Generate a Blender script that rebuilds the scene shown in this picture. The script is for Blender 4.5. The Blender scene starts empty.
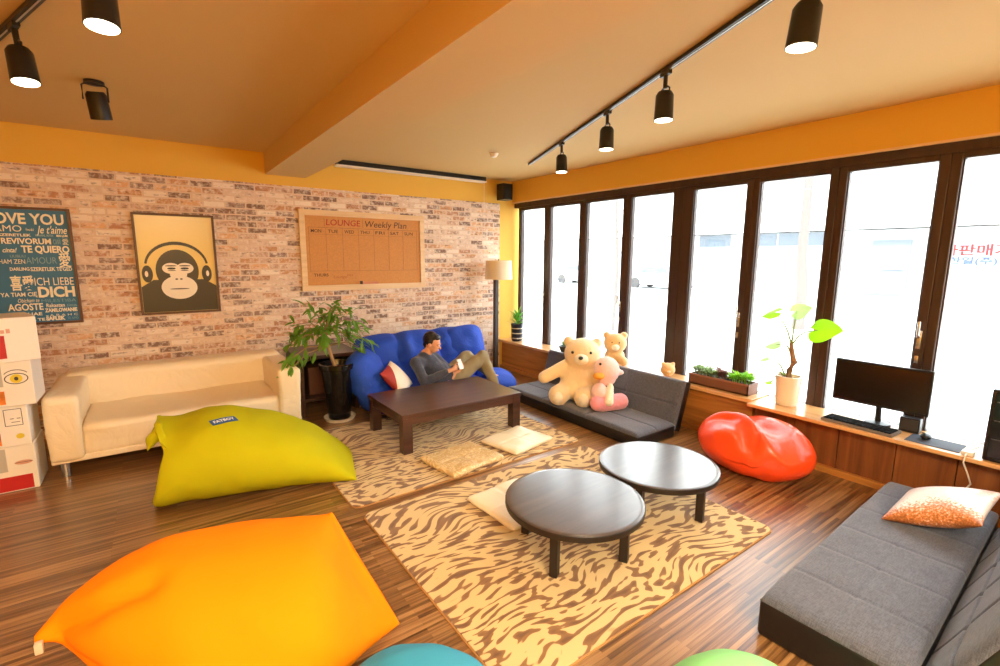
import bpy, bmesh, math, random
from mathutils import Vector, Matrix, noise, Euler

sc = bpy.context.scene
COL = sc.collection
R = math.radians
random.seed(7)

# ------------------------------------------------------------------ camera
cam_data = bpy.data.cameras.new('camera')
cam_data.sensor_width = 36.0
cam_data.lens = 480.0 / 1000.0 * 36.0
cam_data.clip_start = 0.02
cam = bpy.data.objects.new('camera', cam_data)
COL.objects.link(cam)
yaw, pitch, roll = R(54.2), R(9.0), R(0.35)
fw = Vector((math.cos(yaw) * math.cos(pitch), math.sin(yaw) * math.cos(pitch), -math.sin(pitch)))
rt = Vector((math.sin(yaw), -math.cos(yaw), 0))
up = rt.cross(fw)
r2 = math.cos(roll) * rt + math.sin(roll) * up
u2 = -math.sin(roll) * rt + math.cos(roll) * up
cm = Matrix.Identity(4)
for i in range(3):
    cm[i][0], cm[i][1], cm[i][2] = r2[i], u2[i], -fw[i]
cm.translation = (0, 0, 1.72)
cam.matrix_world = cm
sc.camera = cam

# ------------------------------------------------------------------ world, sun, exposure
sc.view_settings.view_transform = 'Standard'
sc.view_settings.look = 'None'
sc.view_settings.gamma = 1.0
sc.view_settings.use_curve_mapping = False
sc.view_settings.exposure = 0.0
sc.cycles.use_denoising = True
sc.cycles.max_bounces = 10
sc.cycles.diffuse_bounces = 6
sc.cycles.transparent_max_bounces = 16
sc.cycles.sample_clamp_indirect = 6.0
w = bpy.data.worlds.new('sky')
sc.world = w
w.use_nodes = True
bgn = w.node_tree.nodes['Background']
bgn.inputs[0].default_value = (0.86, 0.93, 1.0, 1)
bgn.inputs[1].default_value = 8.0
sd = bpy.data.lights.new('sun', 'SUN')
sd.energy = 9.0
sd.angle = R(3)
sd.color = (1.0, 0.96, 0.9)
sun = bpy.data.objects.new('sun', sd)
COL.objects.link(sun)
sun.rotation_euler = Vector((0.62, 0.25, -0.74)).to_track_quat('-Z', 'Y').to_euler()
sun.location = (0, 0, 12)


def area(name, loc, sx, sy, energy, col, rot=(0, 0, 0)):
    l = bpy.data.lights.new(name, 'AREA')
    l.shape = 'RECTANGLE'
    l.size, l.size_y, l.energy, l.color = sx, sy, energy, col
    o = bpy.data.objects.new(name, l)
    COL.objects.link(o)
    o.location = loc
    o.rotation_euler = rot
    return o


WARM = (1.0, 0.89, 0.66)
# unseen warm fill lights added behind the camera (their made-up fixtures are built below)
FILL_PANELS = [(0.4, -0.75), (-0.9, -1.3), (0.5, -1.5), (0.5, -2.2), (-0.9, -2.1)]
for (x, y) in FILL_PANELS:
    area('fill_light', (x, y, 2.765), 1.1, 0.28, 88, WARM)


# ------------------------------------------------------------------ helpers
def lin(c):
    c = c / 255.0
    return c / 12.92 if c <= 0.04045 else ((c + 0.055) / 1.055) ** 2.4


def rgb(r, g, b):
    return (lin(r), lin(g), lin(b), 1.0)


class NT:
    def __init__(self, m):
        self.nt = m.node_tree
        self.b = self.nt.nodes['Principled BSDF']

    def n(self, t, **k):
        nd = self.nt.nodes.new(t)
        for a, v in k.items():
            if a.startswith('i_'):
                nd.inputs[a[2:].replace('_', ' ')].default_value = v
            else:
                setattr(nd, a, v)
        return nd

    def l(self, a, b):
        self.nt.links.new(a, b)

    def coord(self, scale=(1, 1, 1), rot=(0, 0, 0)):
        tc = self.n('ShaderNodeTexCoord')
        mp = self.n('ShaderNodeMapping')
        mp.inputs['Scale'].default_value = scale
        mp.inputs['Rotation'].default_value = rot
        self.l(tc.outputs['Object'], mp.inputs['Vector'])
        return mp.outputs[0]

    def noise(self, vec, scale, detail=3, rough=.5, dist=0):
        nd = self.n('ShaderNodeTexNoise')
        nd.inputs['Scale'].default_value = scale
        nd.inputs['Detail'].default_value = detail
        nd.inputs['Roughness'].default_value = rough
        nd.inputs['Distortion'].default_value = dist
        if vec is not None:
            self.l(vec, nd.inputs['Vector'])
        return nd

    def ramp(self, fac, stops, interp='LINEAR'):
        nd = self.n('ShaderNodeValToRGB')
        cr = nd.color_ramp
        cr.interpolation = interp
        while len(cr.elements) < len(stops):
            cr.elements.new(0.5)
        for e, (p, c) in zip(cr.elements, stops):
            e.position = p
            e.color = c
        self.l(fac, nd.inputs[0])
        return nd.outputs[0]

    def mix(self, fac, a, b, mode='MIX'):
        nd = self.n('ShaderNodeMix', data_type='RGBA', blend_type=mode)
        for s, v in ((0, fac), (6, a), (7, b)):
            if isinstance(v, (int, float, tuple)):
                nd.inputs[s].default_value = v
            else:
                self.l(v, nd.inputs[s])
        return nd.outputs[2]

    def math(self, op, a, b=0.0):
        nd = self.n('ShaderNodeMath', operation=op)
        for s, v in ((0, a), (1, b)):
            if isinstance(v, (int, float)):
                nd.inputs[s].default_value = v
            else:
                self.l(v, nd.inputs[s])
        return nd.outputs[0]

    def bump(self, h, strength=.3, dist=.01):
        nd = self.n('ShaderNodeBump')
        nd.inputs['Strength'].default_value = strength
        nd.inputs['Distance'].default_value = dist
        self.l(h, nd.inputs['Height'])
        self.l(nd.outputs[0], self.b.inputs['Normal'])


MATS = {}


def mat(name, col, rough=.6, metal=0, spec=.5, bump=None, vary=None, sheen=0, trans=0, alpha=1, coat=0, sss=0):
    if name in MATS:
        return MATS[name]
    m = bpy.data.materials.new(name)
    m.use_nodes = True
    t = NT(m)
    b = t.b
    b.inputs['Base Color'].default_value = col
    b.inputs['Roughness'].default_value = rough
    b.inputs['Metallic'].default_value = metal
    b.inputs['Specular IOR Level'].default_value = spec
    b.inputs['Sheen Weight'].default_value = sheen
    b.inputs['Transmission Weight'].default_value = trans
    b.inputs['Alpha'].default_value = alpha
    b.inputs['Coat Weight'].default_value = coat
    b.inputs['Coat Roughness'].default_value = .2
    if sss:
        b.inputs['Subsurface Weight'].default_value = sss
        b.inputs['Subsurface Radius'].default_value = (.05, .03, .02)
    if vary:   # (scale, amount)
        v = t.coord()
        nz = t.noise(v, vary[0], 4)
        dark = tuple(c * (1 - vary[1]) for c in col[:3]) + (1,)
        light = tuple(min(1, c * (1 + vary[1])) for c in col[:3]) + (1,)
        t.l(t.ramp(nz.outputs[0], [(.3, dark), (.7, light)]), b.inputs['Base Color'])
    if bump:   # (scale, strength, dist)
        v = t.coord()
        nz = t.noise(v, bump[0], 4, .55)
        t.bump(nz.outputs[0], bump[1], bump[2])
    MATS[name] = m
    return m


def emis(name, col, strength):
    if name in MATS:
        return MATS[name]
    m = mat(name, (0.9, 0.9, 0.9, 1), .4)
    b = m.node_tree.nodes['Principled BSDF']
    b.inputs['Emission Color'].default_value = col
    b.inputs['Emission Strength'].default_value = strength
    return m


WM = {}      # world matrices of roots, so that all shapes can be authored in world space


def finish(name, me, m, parent=None, smooth=False, angle=None):
    o = bpy.data.objects.new(name, me)
    COL.objects.link(o)
    if m is not None:
        me.materials.clear()
        me.materials.append(m)
    if smooth:
        me.polygons.foreach_set('use_smooth', [True] * len(me.polygons))
        if angle:
            try:
                me.set_sharp_from_angle(angle=R(angle))
            except Exception:
                pass
    if parent is not None:
        pm = WM.get(parent.name, Matrix.Identity(4))
        me.transform(pm.inverted())
        o.parent = parent
        WM[o.name] = pm
    else:
        WM[o.name] = Matrix.Identity(4)
    return o


def tag(o, label=None, cat=None, group=None, kind=None):
    if label: o['label'] = label
    if cat: o['category'] = cat
    if group: o['group'] = group
    if kind: o['kind'] = kind
    return o


def thing(name, label, cat, loc=(0, 0, 0), rz=0, group=None):
    o = bpy.data.objects.new(name, None)
    COL.objects.link(o)
    o.empty_display_size = .1
    o.location = loc
    o.rotation_euler = (0, 0, rz)
    WM[o.name] = Matrix.Translation(loc) @ Matrix.Rotation(rz, 4, 'Z')
    return tag(o, label, cat, group)


def copy_tree(o, parent=None):
    c = o.copy()
    COL.objects.link(c)
    c.parent = parent
    for ch in [x for x in bpy.data.objects if x.parent == o]:
        copy_tree(ch, c)
    return c


class MB:
    """collects shapes of ONE part"""

    def __init__(self):
        self.bm = bmesh.new()

    def _xf(self, verts, M):
        for v in verts:
            v.co = M @ v.co

    def box(self, c, s, rot=None, bevel=0, seg=2):
        r = bmesh.ops.create_cube(self.bm, size=1)
        vs = r['verts']
        for v in vs:
            v.co = Vector((v.co.x * s[0], v.co.y * s[1], v.co.z * s[2]))
        if bevel:
            es = list({e for v in vs for e in v.link_edges})
            rr = bmesh.ops.bevel(self.bm, geom=es, offset=bevel, segments=seg, affect='EDGES', profile=.5)
            vs = list({v for v in rr['verts']} | {v for v in vs if v.is_valid})
            vs = list({v for f in rr['faces'] for v in f.verts} | {v for v in vs if v.is_valid})
        M = Matrix.Translation(c)
        if rot is not None:
            M = M @ (rot if isinstance(rot, Matrix) else Euler(rot).to_matrix().to_4x4())
        self._xf(vs, M)
        return self

    def span(self, x0, x1, y0, y1, z0, z1, bevel=0, seg=2):
        return self.box(((x0 + x1) / 2, (y0 + y1) / 2, (z0 + z1) / 2), (abs(x1 - x0), abs(y1 - y0), abs(z1 - z0)), None, bevel, seg)

    def cone(self, p0, p1, r0, r1=None, seg=20, caps=True):
        p0, p1 = Vector(p0), Vector(p1)
        r1 = r0 if r1 is None else r1
        d = p1 - p0
        q = d.to_track_quat('Z', 'Y').to_matrix()
        ra, rb = [], []
        for i in range(seg):
            a = 2 * math.pi * i / seg
            e = Vector((math.cos(a), math.sin(a), 0))
            ra.append(self.bm.verts.new(p0 + q @ (e * r0)))
            rb.append(self.bm.verts.new(p1 + q @ (e * r1)))
        for i in range(seg):
            j = (i + 1) % seg
            self.bm.faces.new((ra[i], ra[j], rb[j], rb[i]))
        if caps:
            self.bm.faces.new(ra[::-1])
            self.bm.faces.new(rb)
        return self

    def tube(self, pts, r, seg=8):
        pts = [Vector(p) for p in pts]
        n = len(pts)
        rings = []
        ref = Vector((0, 0, 1))
        for i, p in enumerate(pts):
            t = (pts[min(i + 1, n - 1)] - pts[max(i - 1, 0)]).normalized()
            a = t.cross(ref)
            if a.length < .1:
                a = t.cross(Vector((1, 0, 0)))
            a.normalize()
            b = t.cross(a)
            rr = r[i] if isinstance(r, (list, tuple)) else r
            rings.append([self.bm.verts.new(p + (a * math.cos(k * 2 * math.pi / seg) + b * math.sin(k * 2 * math.pi / seg)) * rr) for k in range(seg)])
        for A, B in zip(rings, rings[1:]):
            for k in range(seg):
                j = (k + 1) % seg
                self.bm.faces.new((A[k], B[k], B[j], A[j]))
        self.bm.faces.new(rings[0])
        self.bm.faces.new(rings[-1][::-1])
        return self

    def lathe(self, prof, c=(0, 0, 0), seg=32, close=True):
        c = Vector(c)
        rings = []
        for (r, z) in prof:
            rings.append([self.bm.verts.new(c + Vector((max(r, 1e-4) * math.cos(a), max(r, 1e-4) * math.sin(a), z))) for a in (2 * math.pi * k / seg for k in range(seg))])
        for A, B in zip(rings, rings[1:]):
            for k in range(seg):
                j = (k + 1) % seg
                self.bm.faces.new((A[k], A[j], B[j], B[k]))
        if close:
            self.bm.faces.new(rings[0][::-1])
            self.bm.faces.new(rings[-1])
        return self

    def ball(self, c, r, seg=16, rot=None):
        s = bmesh.ops.create_uvsphere(self.bm, u_segments=seg, v_segments=max(6, seg // 2 + 2), radius=1)
        r = (r, r, r) if isinstance(r, (int, float)) else r
        M = Matrix.Translation(c)
        if rot is not None:
            M = M @ Euler(rot).to_matrix().to_4x4()
        M = M @ Matrix.Diagonal((r[0], r[1], r[2], 1))
        self._xf(s['verts'], M)
        return self

    def poly(self, pts):
        self.bm.faces.new([self.bm.verts.new(p) for p in pts])
        return self

    def prism(self, pts, d):
        d = Vector(d)
        a = [self.bm.verts.new(Vector(p)) for p in pts]
        b = [self.bm.verts.new(Vector(p) + d) for p in pts]
        n = len(pts)
        self.bm.faces.new(a[::-1])
        self.bm.faces.new(b)
        for i in range(n):
            j = (i + 1) % n
            self.bm.faces.new((a[i], a[j], b[j], b[i]))
        return self

    def leaf(self, base, direction, normal, length, width, bend=.3, n=5, shape=None):
        base, d, nn = Vector(base), Vector(direction).normalized(), Vector(normal)
        side = d.cross(nn).normalized()
        nn = side.cross(d).normalized()
        prev = None
        for i in range(n + 1):
            t = i / n
            wd = width * .5 * (shape(t) if shape else math.sin(math.pi * min(1, t * .93 + .05)) ** .8)
            p = base + d * (length * t) - nn * (bend * length * t * t)
            tri = [self.bm.verts.new(p + side * wd + nn * wd * .25), self.bm.verts.new(p), self.bm.verts.new(p - side * wd + nn * wd * .25)]
            if prev:
                self.bm.faces.new((prev[0], prev[1], tri[1], tri[0]))
                self.bm.faces.new((prev[1], prev[2], tri[2], tri[1]))
            prev = tri
        return self

    def build(self, name, m, parent=None, smooth=False, angle=35, sub=0):
        bmesh.ops.recalc_face_normals(self.bm, faces=self.bm.faces)
        me = bpy.data.meshes.new(name)
        self.bm.to_mesh(me)
        self.bm.free()
        o = finish(name, me, m, parent, smooth, angle)
        if sub:
            md = o.modifiers.new('s', 'SUBSURF')
            md.levels = md.render_levels = sub
        return o


def eval_mesh(o, name):
    dg = bpy.context.evaluated_depsgraph_get()
    dg.update()
    me = bpy.data.meshes.new_from_object(o.evaluated_get(dg))
    me.name = name
    return me


def blob(name, prims, m, parent=None, voxel=.012, smooth=6, disp=None):
    """one continuous surface grown from overlapping ellipsoids ('e') and tapered limbs ('c')"""
    b = MB()
    for p in prims:
        if p[0] == 'e':
            b.ball(p[1], p[2], 20, p[3] if len(p) > 3 else None)
        else:
            _, p0, p1, ra, rb = p
            b.cone(p0, p1, ra, rb, 16)
            b.ball(p0, ra, 16)
            b.ball(p1, rb, 16)
    me = bpy.data.meshes.new('tmp')
    bmesh.ops.recalc_face_normals(b.bm, faces=b.bm.faces)
    b.bm.to_mesh(me)
    b.bm.free()
    t = bpy.data.objects.new('tmp', me)
    COL.objects.link(t)
    md = t.modifiers.new('r', 'REMESH')
    md.mode = 'VOXEL'
    md.voxel_size = voxel
    ms = t.modifiers.new('s', 'SMOOTH')
    ms.iterations = smooth
    ms.factor = .5
    me2 = eval_mesh(t, name)
    bpy.data.objects.remove(t)
    bpy.data.meshes.remove(me)
    if disp:
        for v, nrm in [(v, v.normal.copy()) for v in me2.vertices]:
            v.co += nrm * disp(v.co)
    return finish(name, me2, m, parent, True)


def sgnp(x, p):
    return math.copysign(abs(x) ** p, x)


def loft(name, secs, m, parent=None, steps=8, seg=56, power=.85, floor_z=.004, disp=None, creases=()):
    """skin through sections (centre, half-vector A, half-vector B)"""
    S = [tuple(Vector(x) for x in s) for s in secs]
    rings = []

    def cr(a, b, c, d, t):
        return .5 * ((2 * b) + (c - a) * t + (2 * a - 5 * b + 4 * c - d) * t * t + (3 * b - a - 3 * c + d) * t ** 3)
    n = len(S)
    for i in range(n - 1):
        q = [S[max(i - 1, 0)], S[i], S[i + 1], S[min(i + 2, n - 1)]]
        for k in range(steps if i < n - 2 else steps + 1):
            t = k / steps
            rings.append(tuple(cr(q[0][j], q[1][j], q[2][j], q[3][j], t) for j in range(3)))
    bm = bmesh.new()
    vr = []
    for c, A, B in rings:
        ring = []
        for k in range(seg):
            a = 2 * math.pi * k / seg
            ring.append(bm.verts.new(c + A * sgnp(math.cos(a), power) + B * sgnp(math.sin(a), power)))
        vr.append(ring)
    for A, B in zip(vr, vr[1:]):
        for k in range(seg):
            j = (k + 1) % seg
            bm.faces.new((A[k], A[j], B[j], B[k]))
    bm.faces.new(vr[0][::-1])
    bm.faces.new(vr[-1])
    bmesh.ops.recalc_face_normals(bm, faces=bm.faces)
    bm.normal_update()
    for v in bm.verts:
        d = disp(v.co) if disp else 0
        for (pl, depth, wid) in creases:
            dm = 9
            for a, b in zip(pl, pl[1:]):
                a, b = Vector(a), Vector(b)
                t = max(0, min(1, (v.co - a).dot(b - a) / (b - a).length_squared))
                dm = min(dm, (v.co - a - (b - a) * t).length)
            d -= depth * math.exp(-(dm / wid) ** 2)
        v.co += v.normal * d
    for v in bm.verts:
        if v.co.z < floor_z + .03:      # sags flat on the floor
            v.co.z = max(floor_z, floor_z + max(0, v.co.z - floor_z) * .9)
    me = bpy.data.meshes.new(name)
    bm.to_mesh(me)
    bm.free()
    return finish(name, me, m, parent, True)


def puff(name, size, m, M, parent=None, res=(28, 20), tuft=(), power=4.0, pinch=0.0, seams=(), flat=False, wob=.0, sd=0, rnd=0, scallop=0):
    """upholstered pad: closed, rounded, optional seam lines and tufts. seams: ('x'|'y', pos, depth, width) in -1..1"""
    nx, ny = res
    bm = bmesh.new()
    grid = {}
    for side in (1, -1):
        for i in range(nx + 1):
            for j in range(ny + 1):
                u = math.sin((i / nx - .5) * math.pi) if not flat else (i / nx * 2 - 1)
                v = math.sin((j / ny - .5) * math.pi) if not flat else (j / ny * 2 - 1)
                edge = i in (0, nx) or j in (0, ny)
                if side == -1 and edge:
                    grid[(side, i, j)] = grid[(1, i, j)]
                    continue
                h = (max(0, 1 - abs(u) ** power) * max(0, 1 - abs(v) ** power)) ** (.5)
                for s in seams:
                    q = u if s[0] == 'x' else v
                    h -= s[2] * math.exp(-((q - s[1]) / s[3]) ** 2) * (1 if side == 1 else .3)
                for (tu, tv, dep, wd) in tuft:
                    h -= dep * math.exp(-(((u - tu) * size[0]) ** 2 + ((v - tv) * size[1]) ** 2) / (wd * wd)) * (1 if side == 1 else .2)
                x = u * size[0] / 2 * (1 - pinch * (1 - v * v))
                y = v * size[1] / 2 * (1 - pinch * (1 - u * u))
                if rnd:
                    x *= 1 - rnd * abs(v) ** 4
                    y *= 1 - rnd * abs(u) ** 4
                if scallop:
                    for s in seams:
                        if s[0] == 'x':
                            y *= 1 - scallop * math.exp(-((u - s[1]) / .12) ** 2)
                z = side * max(h, 0.0) * size[2] / 2
                if wob:
                    z += wob * noise.noise(Vector((x * 6 + sd, y * 6, side))) * min(1, h * 2)
                grid[(side, i, j)] = bm.verts.new(M @ Vector((x, y, z)))
    for side in (1, -1):
        for i in range(nx):
            for j in range(ny):
                q = [grid[(side, i, j)], grid[(side, i + 1, j)], grid[(side, i + 1, j + 1)], grid[(side, i, j + 1)]]
                if side == -1:
                    q = q[::-1]
                if len(set(q)) == 4:
                    bm.faces.new(q)
    me = bpy.data.meshes.new(name)
    bm.to_mesh(me)
    bm.free()
    return finish(name, me, m, parent, True)


def frame_matrix(o, ex, ey):
    """matrix with local x along ex, local y along ey, origin o"""
    ex, ey = Vector(ex).normalized(), Vector(ey)
    ez = ex.cross(ey).normalized()
    ey = ez.cross(ex)
    M = Matrix.Identity(4)
    for i in range(3):
        M[i][0], M[i][1], M[i][2], M[i][3] = ex[i], ey[i], ez[i], o[i]
    return M


def text_parts(items, M, depth=.001):
    """items: (string, x, y, size, width or None, bold, shear) in the plane of M; returns a bmesh holder"""
    b = MB()
    for it in items:
        s, x, y, size, wd, bold, shear = it
        cu = bpy.data.curves.new('t', 'FONT')
        cu.body = s
        cu.size = size
        cu.offset = bold
        cu.shear = shear
        cu.extrude = depth / 2
        cu.resolution_u = 3
        o = bpy.data.objects.new('t', cu)
        COL.objects.link(o)
        me = eval_mesh(o, 't')
        bpy.data.objects.remove(o)
        if len(me.vertices):
            xs = [v.co.x for v in me.vertices]
            w0 = max(xs) - min(xs)
            k = (wd / w0) if wd else 1
            x0 = min(xs)
            for v in me.vertices:
                v.co = M @ Vector((x + (v.co.x - x0) * k, y + v.co.y, v.co.z + depth / 2))
            b.bm.from_mesh(me)
        bpy.data.meshes.remove(me)
    return b


# ------------------------------------------------------------------ materials
def m_brick():
    m = mat('brick', (1, 1, 1, 1), .85)
    t = NT(m)
    tc = t.n('ShaderNodeTexCoord')
    sp = t.n('ShaderNodeSeparateXYZ')
    t.l(tc.outputs['Object'], sp.inputs[0])
    cx = t.n('ShaderNodeCombineXYZ')
    t.l(sp.outputs[0], cx.inputs[0])
    t.l(sp.outputs[2], cx.inputs[1])
    wn = t.noise(cx.outputs[0], 9, 2)
    off = t.n('ShaderNodeVectorMath', operation='SCALE')
    t.l(wn.outputs[1], off.inputs[0])
    off.inputs[3].default_value = .012
    add = t.n('ShaderNodeVectorMath', operation='ADD')
    t.l(cx.outputs[0], add.inputs[0])
    t.l(off.outputs[0], add.inputs[1])
    br = t.n('ShaderNodeTexBrick')
    br.offset = .5
    t.l(add.outputs[0], br.inputs['Vector'])
    br.inputs['Color1'].default_value = (0, 0, 0, 1)
    br.inputs['Color2'].default_value = (1, 1, 1, 1)
    br.inputs['Mortar'].default_value = (.5, .5, .5, 1)
    br.inputs['Scale'].default_value = 1
    br.inputs['Brick Width'].default_value = .20
    br.inputs['Row Height'].default_value = .0655
    br.inputs['Mortar Size'].default_value = .0085
    br.inputs['Mortar Smooth'].default_value = .35
    br.inputs['Bias'].default_value = 0
    cols = [rgb(140, 108, 92), rgb(226, 198, 174), rgb(204, 150, 108), rgb(236, 214, 194), rgb(190, 136, 102), rgb(158, 128, 114), rgb(224, 176, 132), rgb(240, 222, 204), rgb(204, 164, 138), rgb(222, 194, 172)]
    bc = t.ramp(br.outputs['Color'], [(.1 + .8 * i / len(cols), c) for i, c in enumerate(cols)], 'CONSTANT')
    n1 = t.noise(cx.outputs[0], 22, 5, .65)
    bc = t.mix(t.ramp(n1.outputs[0], [(.45, (0, 0, 0, 1)), (.66, (.85, .85, .85, 1))]), bc, rgb(242, 226, 208))
    mp2 = t.n('ShaderNodeMapping')
    mp2.inputs['Scale'].default_value = (14, 30, 1)
    t.l(cx.outputs[0], mp2.inputs['Vector'])
    n2 = t.noise(mp2.outputs[0], 1, 3, .6)
    bc = t.mix(t.ramp(n2.outputs[0], [(.56, (0, 0, 0, 1)), (.68, (.62, .62, .62, 1))]), bc, rgb(112, 78, 62))
    fin = t.mix(br.outputs['Fac'], bc, rgb(226, 200, 174))
    t.l(fin, t.b.inputs['Base Color'])
    h = t.math('MULTIPLY_ADD', br.outputs['Fac'], -1.0)
    h2 = t.math('ADD', h, t.math('MULTIPLY', n1.outputs[0], .8))
    t.bump(h2, .55, .006)
    return m


def m_floor():
    m = mat('floor_wood', (1, 1, 1, 1), .3)
    t = NT(m)
    v = t.coord()
    br = t.n('ShaderNodeTexBrick')
    br.offset = .37
    t.l(v, br.inputs['Vector'])
    br.inputs['Color1'].default_value = (0, 0, 0, 1)
    br.inputs['Color2'].default_value = (1, 1, 1, 1)
    br.inputs['Mortar'].default_value = (.2, .2, .2, 1)
    br.inputs['Scale'].default_value = 1
    br.inputs['Brick Width'].default_value = .9
    br.inputs['Row Height'].default_value = .024
    br.inputs['Mortar Size'].default_value = .0006
    vs = t.coord((1.2, 38, 1))
    n1 = t.noise(vs, 1.6, 5, .6)
    k = t.mix(.75, br.outputs['Color'], n1.outputs[0])
    c = t.ramp(k, [(.32, rgb(74, 46, 24)), (.44, rgb(114, 77, 42)), (.54, rgb(140, 99, 58)), (.66, rgb(170, 127, 80))])
    t.l(c, t.b.inputs['Base Color'])
    vb = t.coord((2, 60, 1))
    t.bump(t.noise(vb, 2, 3).outputs[0], .08, .002)
    t.b.inputs['Roughness'].default_value = .33
    t.b.inputs['Coat Weight'].default_value = .6
    t.b.inputs['Coat Roughness'].default_value = .28
    return m


def m_wood(name, c0, c1, c2, axis='y', rough=.4, scale=1.0, coat=.1):
    m = mat(name, (1, 1, 1, 1), rough, coat=coat)
    t = NT(m)
    s = {'x': (.5, 7, 7), 'y': (7, .5, 7), 'z': (7, 7, .5)}[axis]
    v = t.coord(tuple(a * scale for a in s))
    n = t.noise(v, 1.5, 5, .6, 1.2)
    t.l(t.ramp(n.outputs[0], [(.32, c0), (.5, c1), (.68, c2)]), t.b.inputs['Base Color'])
    v2 = t.coord(tuple(a * scale * 8 for a in s))
    t.bump(t.noise(v2, 2, 2).outputs[0], .06, .002)
    return m


def m_tiger():
    m = mat('tiger_pile', (1, 1, 1, 1), .95, sheen=.3)
    t = NT(m)
    v = t.coord()
    wn = t.noise(v, 1.1, 1.5, .5)
    sub = t.n('ShaderNodeVectorMath', operation='SUBTRACT')
    t.l(wn.outputs[1], sub.inputs[0])
    sub.inputs[1].default_value = (.5, .5, .5)
    sc_ = t.n('ShaderNodeVectorMath', operation='SCALE')
    t.l(sub.outputs[0], sc_.inputs[0])
    sc_.inputs[3].default_value = .85
    add = t.n('ShaderNodeVectorMath', operation='ADD')
    t.l(v, add.inputs[0])
    t.l(sc_.outputs[0], add.inputs[1])
    mp = t.n('ShaderNodeMapping')
    mp.inputs['Rotation'].default_value = (0, 0, R(28))
    mp.inputs['Scale'].default_value = (8.5, 37, 1)
    t.l(add.outputs[0], mp.inputs['Vector'])
    n1 = t.noise(mp.outputs[0], 1.0, .6, .5, .2)
    c = t.ramp(n1.outputs[0], [(.515, rgb(210, 178, 120)), (.545, rgb(138, 94, 46)), (.72, rgb(106, 68, 30))])
    t.l(c, t.b.inputs['Base Color'])
    nb = t.noise(v, 260, 2)
    t.bump(nb.outputs[0], .35, .004)
    return m


def m_weave(name, c0, c1, rough=.85, sheen=.25):
    m = mat(name, c0, rough, sheen=sheen)
    t = NT(m)
    a = t.noise(t.coord((300, 40, 300)), 1, 2)
    b = t.noise(t.coord((40, 300, 40)), 1, 2)
    k = t.mix(.5, a.outputs[0], b.outputs[0])
    t.l(t.ramp(k, [(.4, c0), (.6, c1)]), t.b.inputs['Base Color'])
    t.bump(k, .25, .001)
    return m


def m_crumple(name, col, rough, scale=6, strength=.5, coat=0, dist=.02, vary=.0):
    m = mat(name, col, rough, coat=coat)
    t = NT(m)
    v = t.coord()
    n = t.noise(v, scale, 3, .5, 1.6)
    r = t.math('ABSOLUTE', t.math('SUBTRACT', n.outputs[0], .5))
    t.bump(r, strength, dist)
    return m


BRICK = m_brick()
FLOOR = m_floor()
TIGER = m_tiger()
ORANGE_PAINT = mat('orange_paint', rgb(230, 182, 74), .75, bump=(60, .05, .002))
CEIL_PAINT = mat('ceiling_paint', rgb(210, 176, 114), .8, bump=(50, .05, .002))
BLACK = mat('black_metal', rgb(28, 25, 24), .4, spec=.5)
BLACKP = mat('black_plastic', rgb(20, 19, 20), .35)
SCREEN = mat('screen_glass', rgb(16, 14, 16), .18)
FRAME = m_wood('window_brown', rgb(50, 30, 22), rgb(60, 38, 28), rgb(70, 44, 33), 'z', .4)
SILL = m_wood('sill_wood', rgb(206, 150, 92), rgb(222, 170, 112), rgb(232, 186, 130), 'y', .3, 1.3, .3)
BENCH = m_wood('bench_wood', rgb(150, 90, 34), rgb(184, 118, 50), rgb(204, 138, 66), 'y', .4, .7)
BENCH2 = m_wood('bench_panel', rgb(112, 62, 28), rgb(132, 76, 36), rgb(150, 90, 44), 'z', .4, .8)
DARKWOOD = m_wood('dark_wood', rgb(52, 30, 22), rgb(66, 39, 28), rgb(80, 48, 34), 'x', .3, 1.0, .25)
TABLEWOOD = m_wood('espresso_wood', rgb(58, 44, 38), rgb(70, 54, 46), rgb(82, 64, 54), 'x', .3, 1.2, .8)
ESP_LEG = mat('espresso_leg', rgb(32, 22, 18), .45)
STEEL = mat('steel', rgb(190, 190, 190), .3, metal=1)
CHROME = mat('handle_chrome', rgb(205, 200, 195), .25, metal=.9)
GLASSM = None


def m_glass():
    m = bpy.data.materials.new('window_glass')
    m.use_nodes = True
    nt = m.node_tree
    for n in list(nt.nodes):
        nt.nodes.remove(n)
    o = nt.nodes.new('ShaderNodeOutputMaterial')
    mx = nt.nodes.new('ShaderNodeMixShader')
    tr = nt.nodes.new('ShaderNodeBsdfTransparent')
    gl = nt.nodes.new('ShaderNodeBsdfGlossy')
    gl.inputs['Roughness'].default_value = .02
    tr.inputs[0].default_value = (.95, .97, .96, 1)
    mx.inputs[0].default_value = .06
    nt.links.new(tr.outputs[0], mx.inputs[1])
    nt.links.new(gl.outputs[0], mx.inputs[2])
    nt.links.new(mx.outputs[0], o.inputs[0])
    return m


GLASSM = m_glass()


def struct(name, b, m, parent=None, smooth=False):
    o = b.build(name, m, parent, smooth)
    o['kind'] = 'structure'
    return o


def leafmat(name, col, rough=.4, amt=.4):
    """thin leaf: light also passes through it"""
    m = mat(name, col, rough, vary=(9, .25))
    nt = m.node_tree
    b = nt.nodes['Principled BSDF']
    tr = nt.nodes.new('ShaderNodeBsdfTranslucent')
    tr.inputs[0].default_value = (min(1, col[0] * 1.5), min(1, col[1] * 1.5), col[2], 1)
    mx = nt.nodes.new('ShaderNodeMixShader')
    mx.inputs[0].default_value = amt
    out = [n for n in nt.nodes if n.type == 'OUTPUT_MATERIAL'][0]
    nt.links.new(b.outputs[0], mx.inputs[1])
    nt.links.new(tr.outputs[0], mx.inputs[2])
    nt.links.new(mx.outputs[0], out.inputs[0])
    return m


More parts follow.
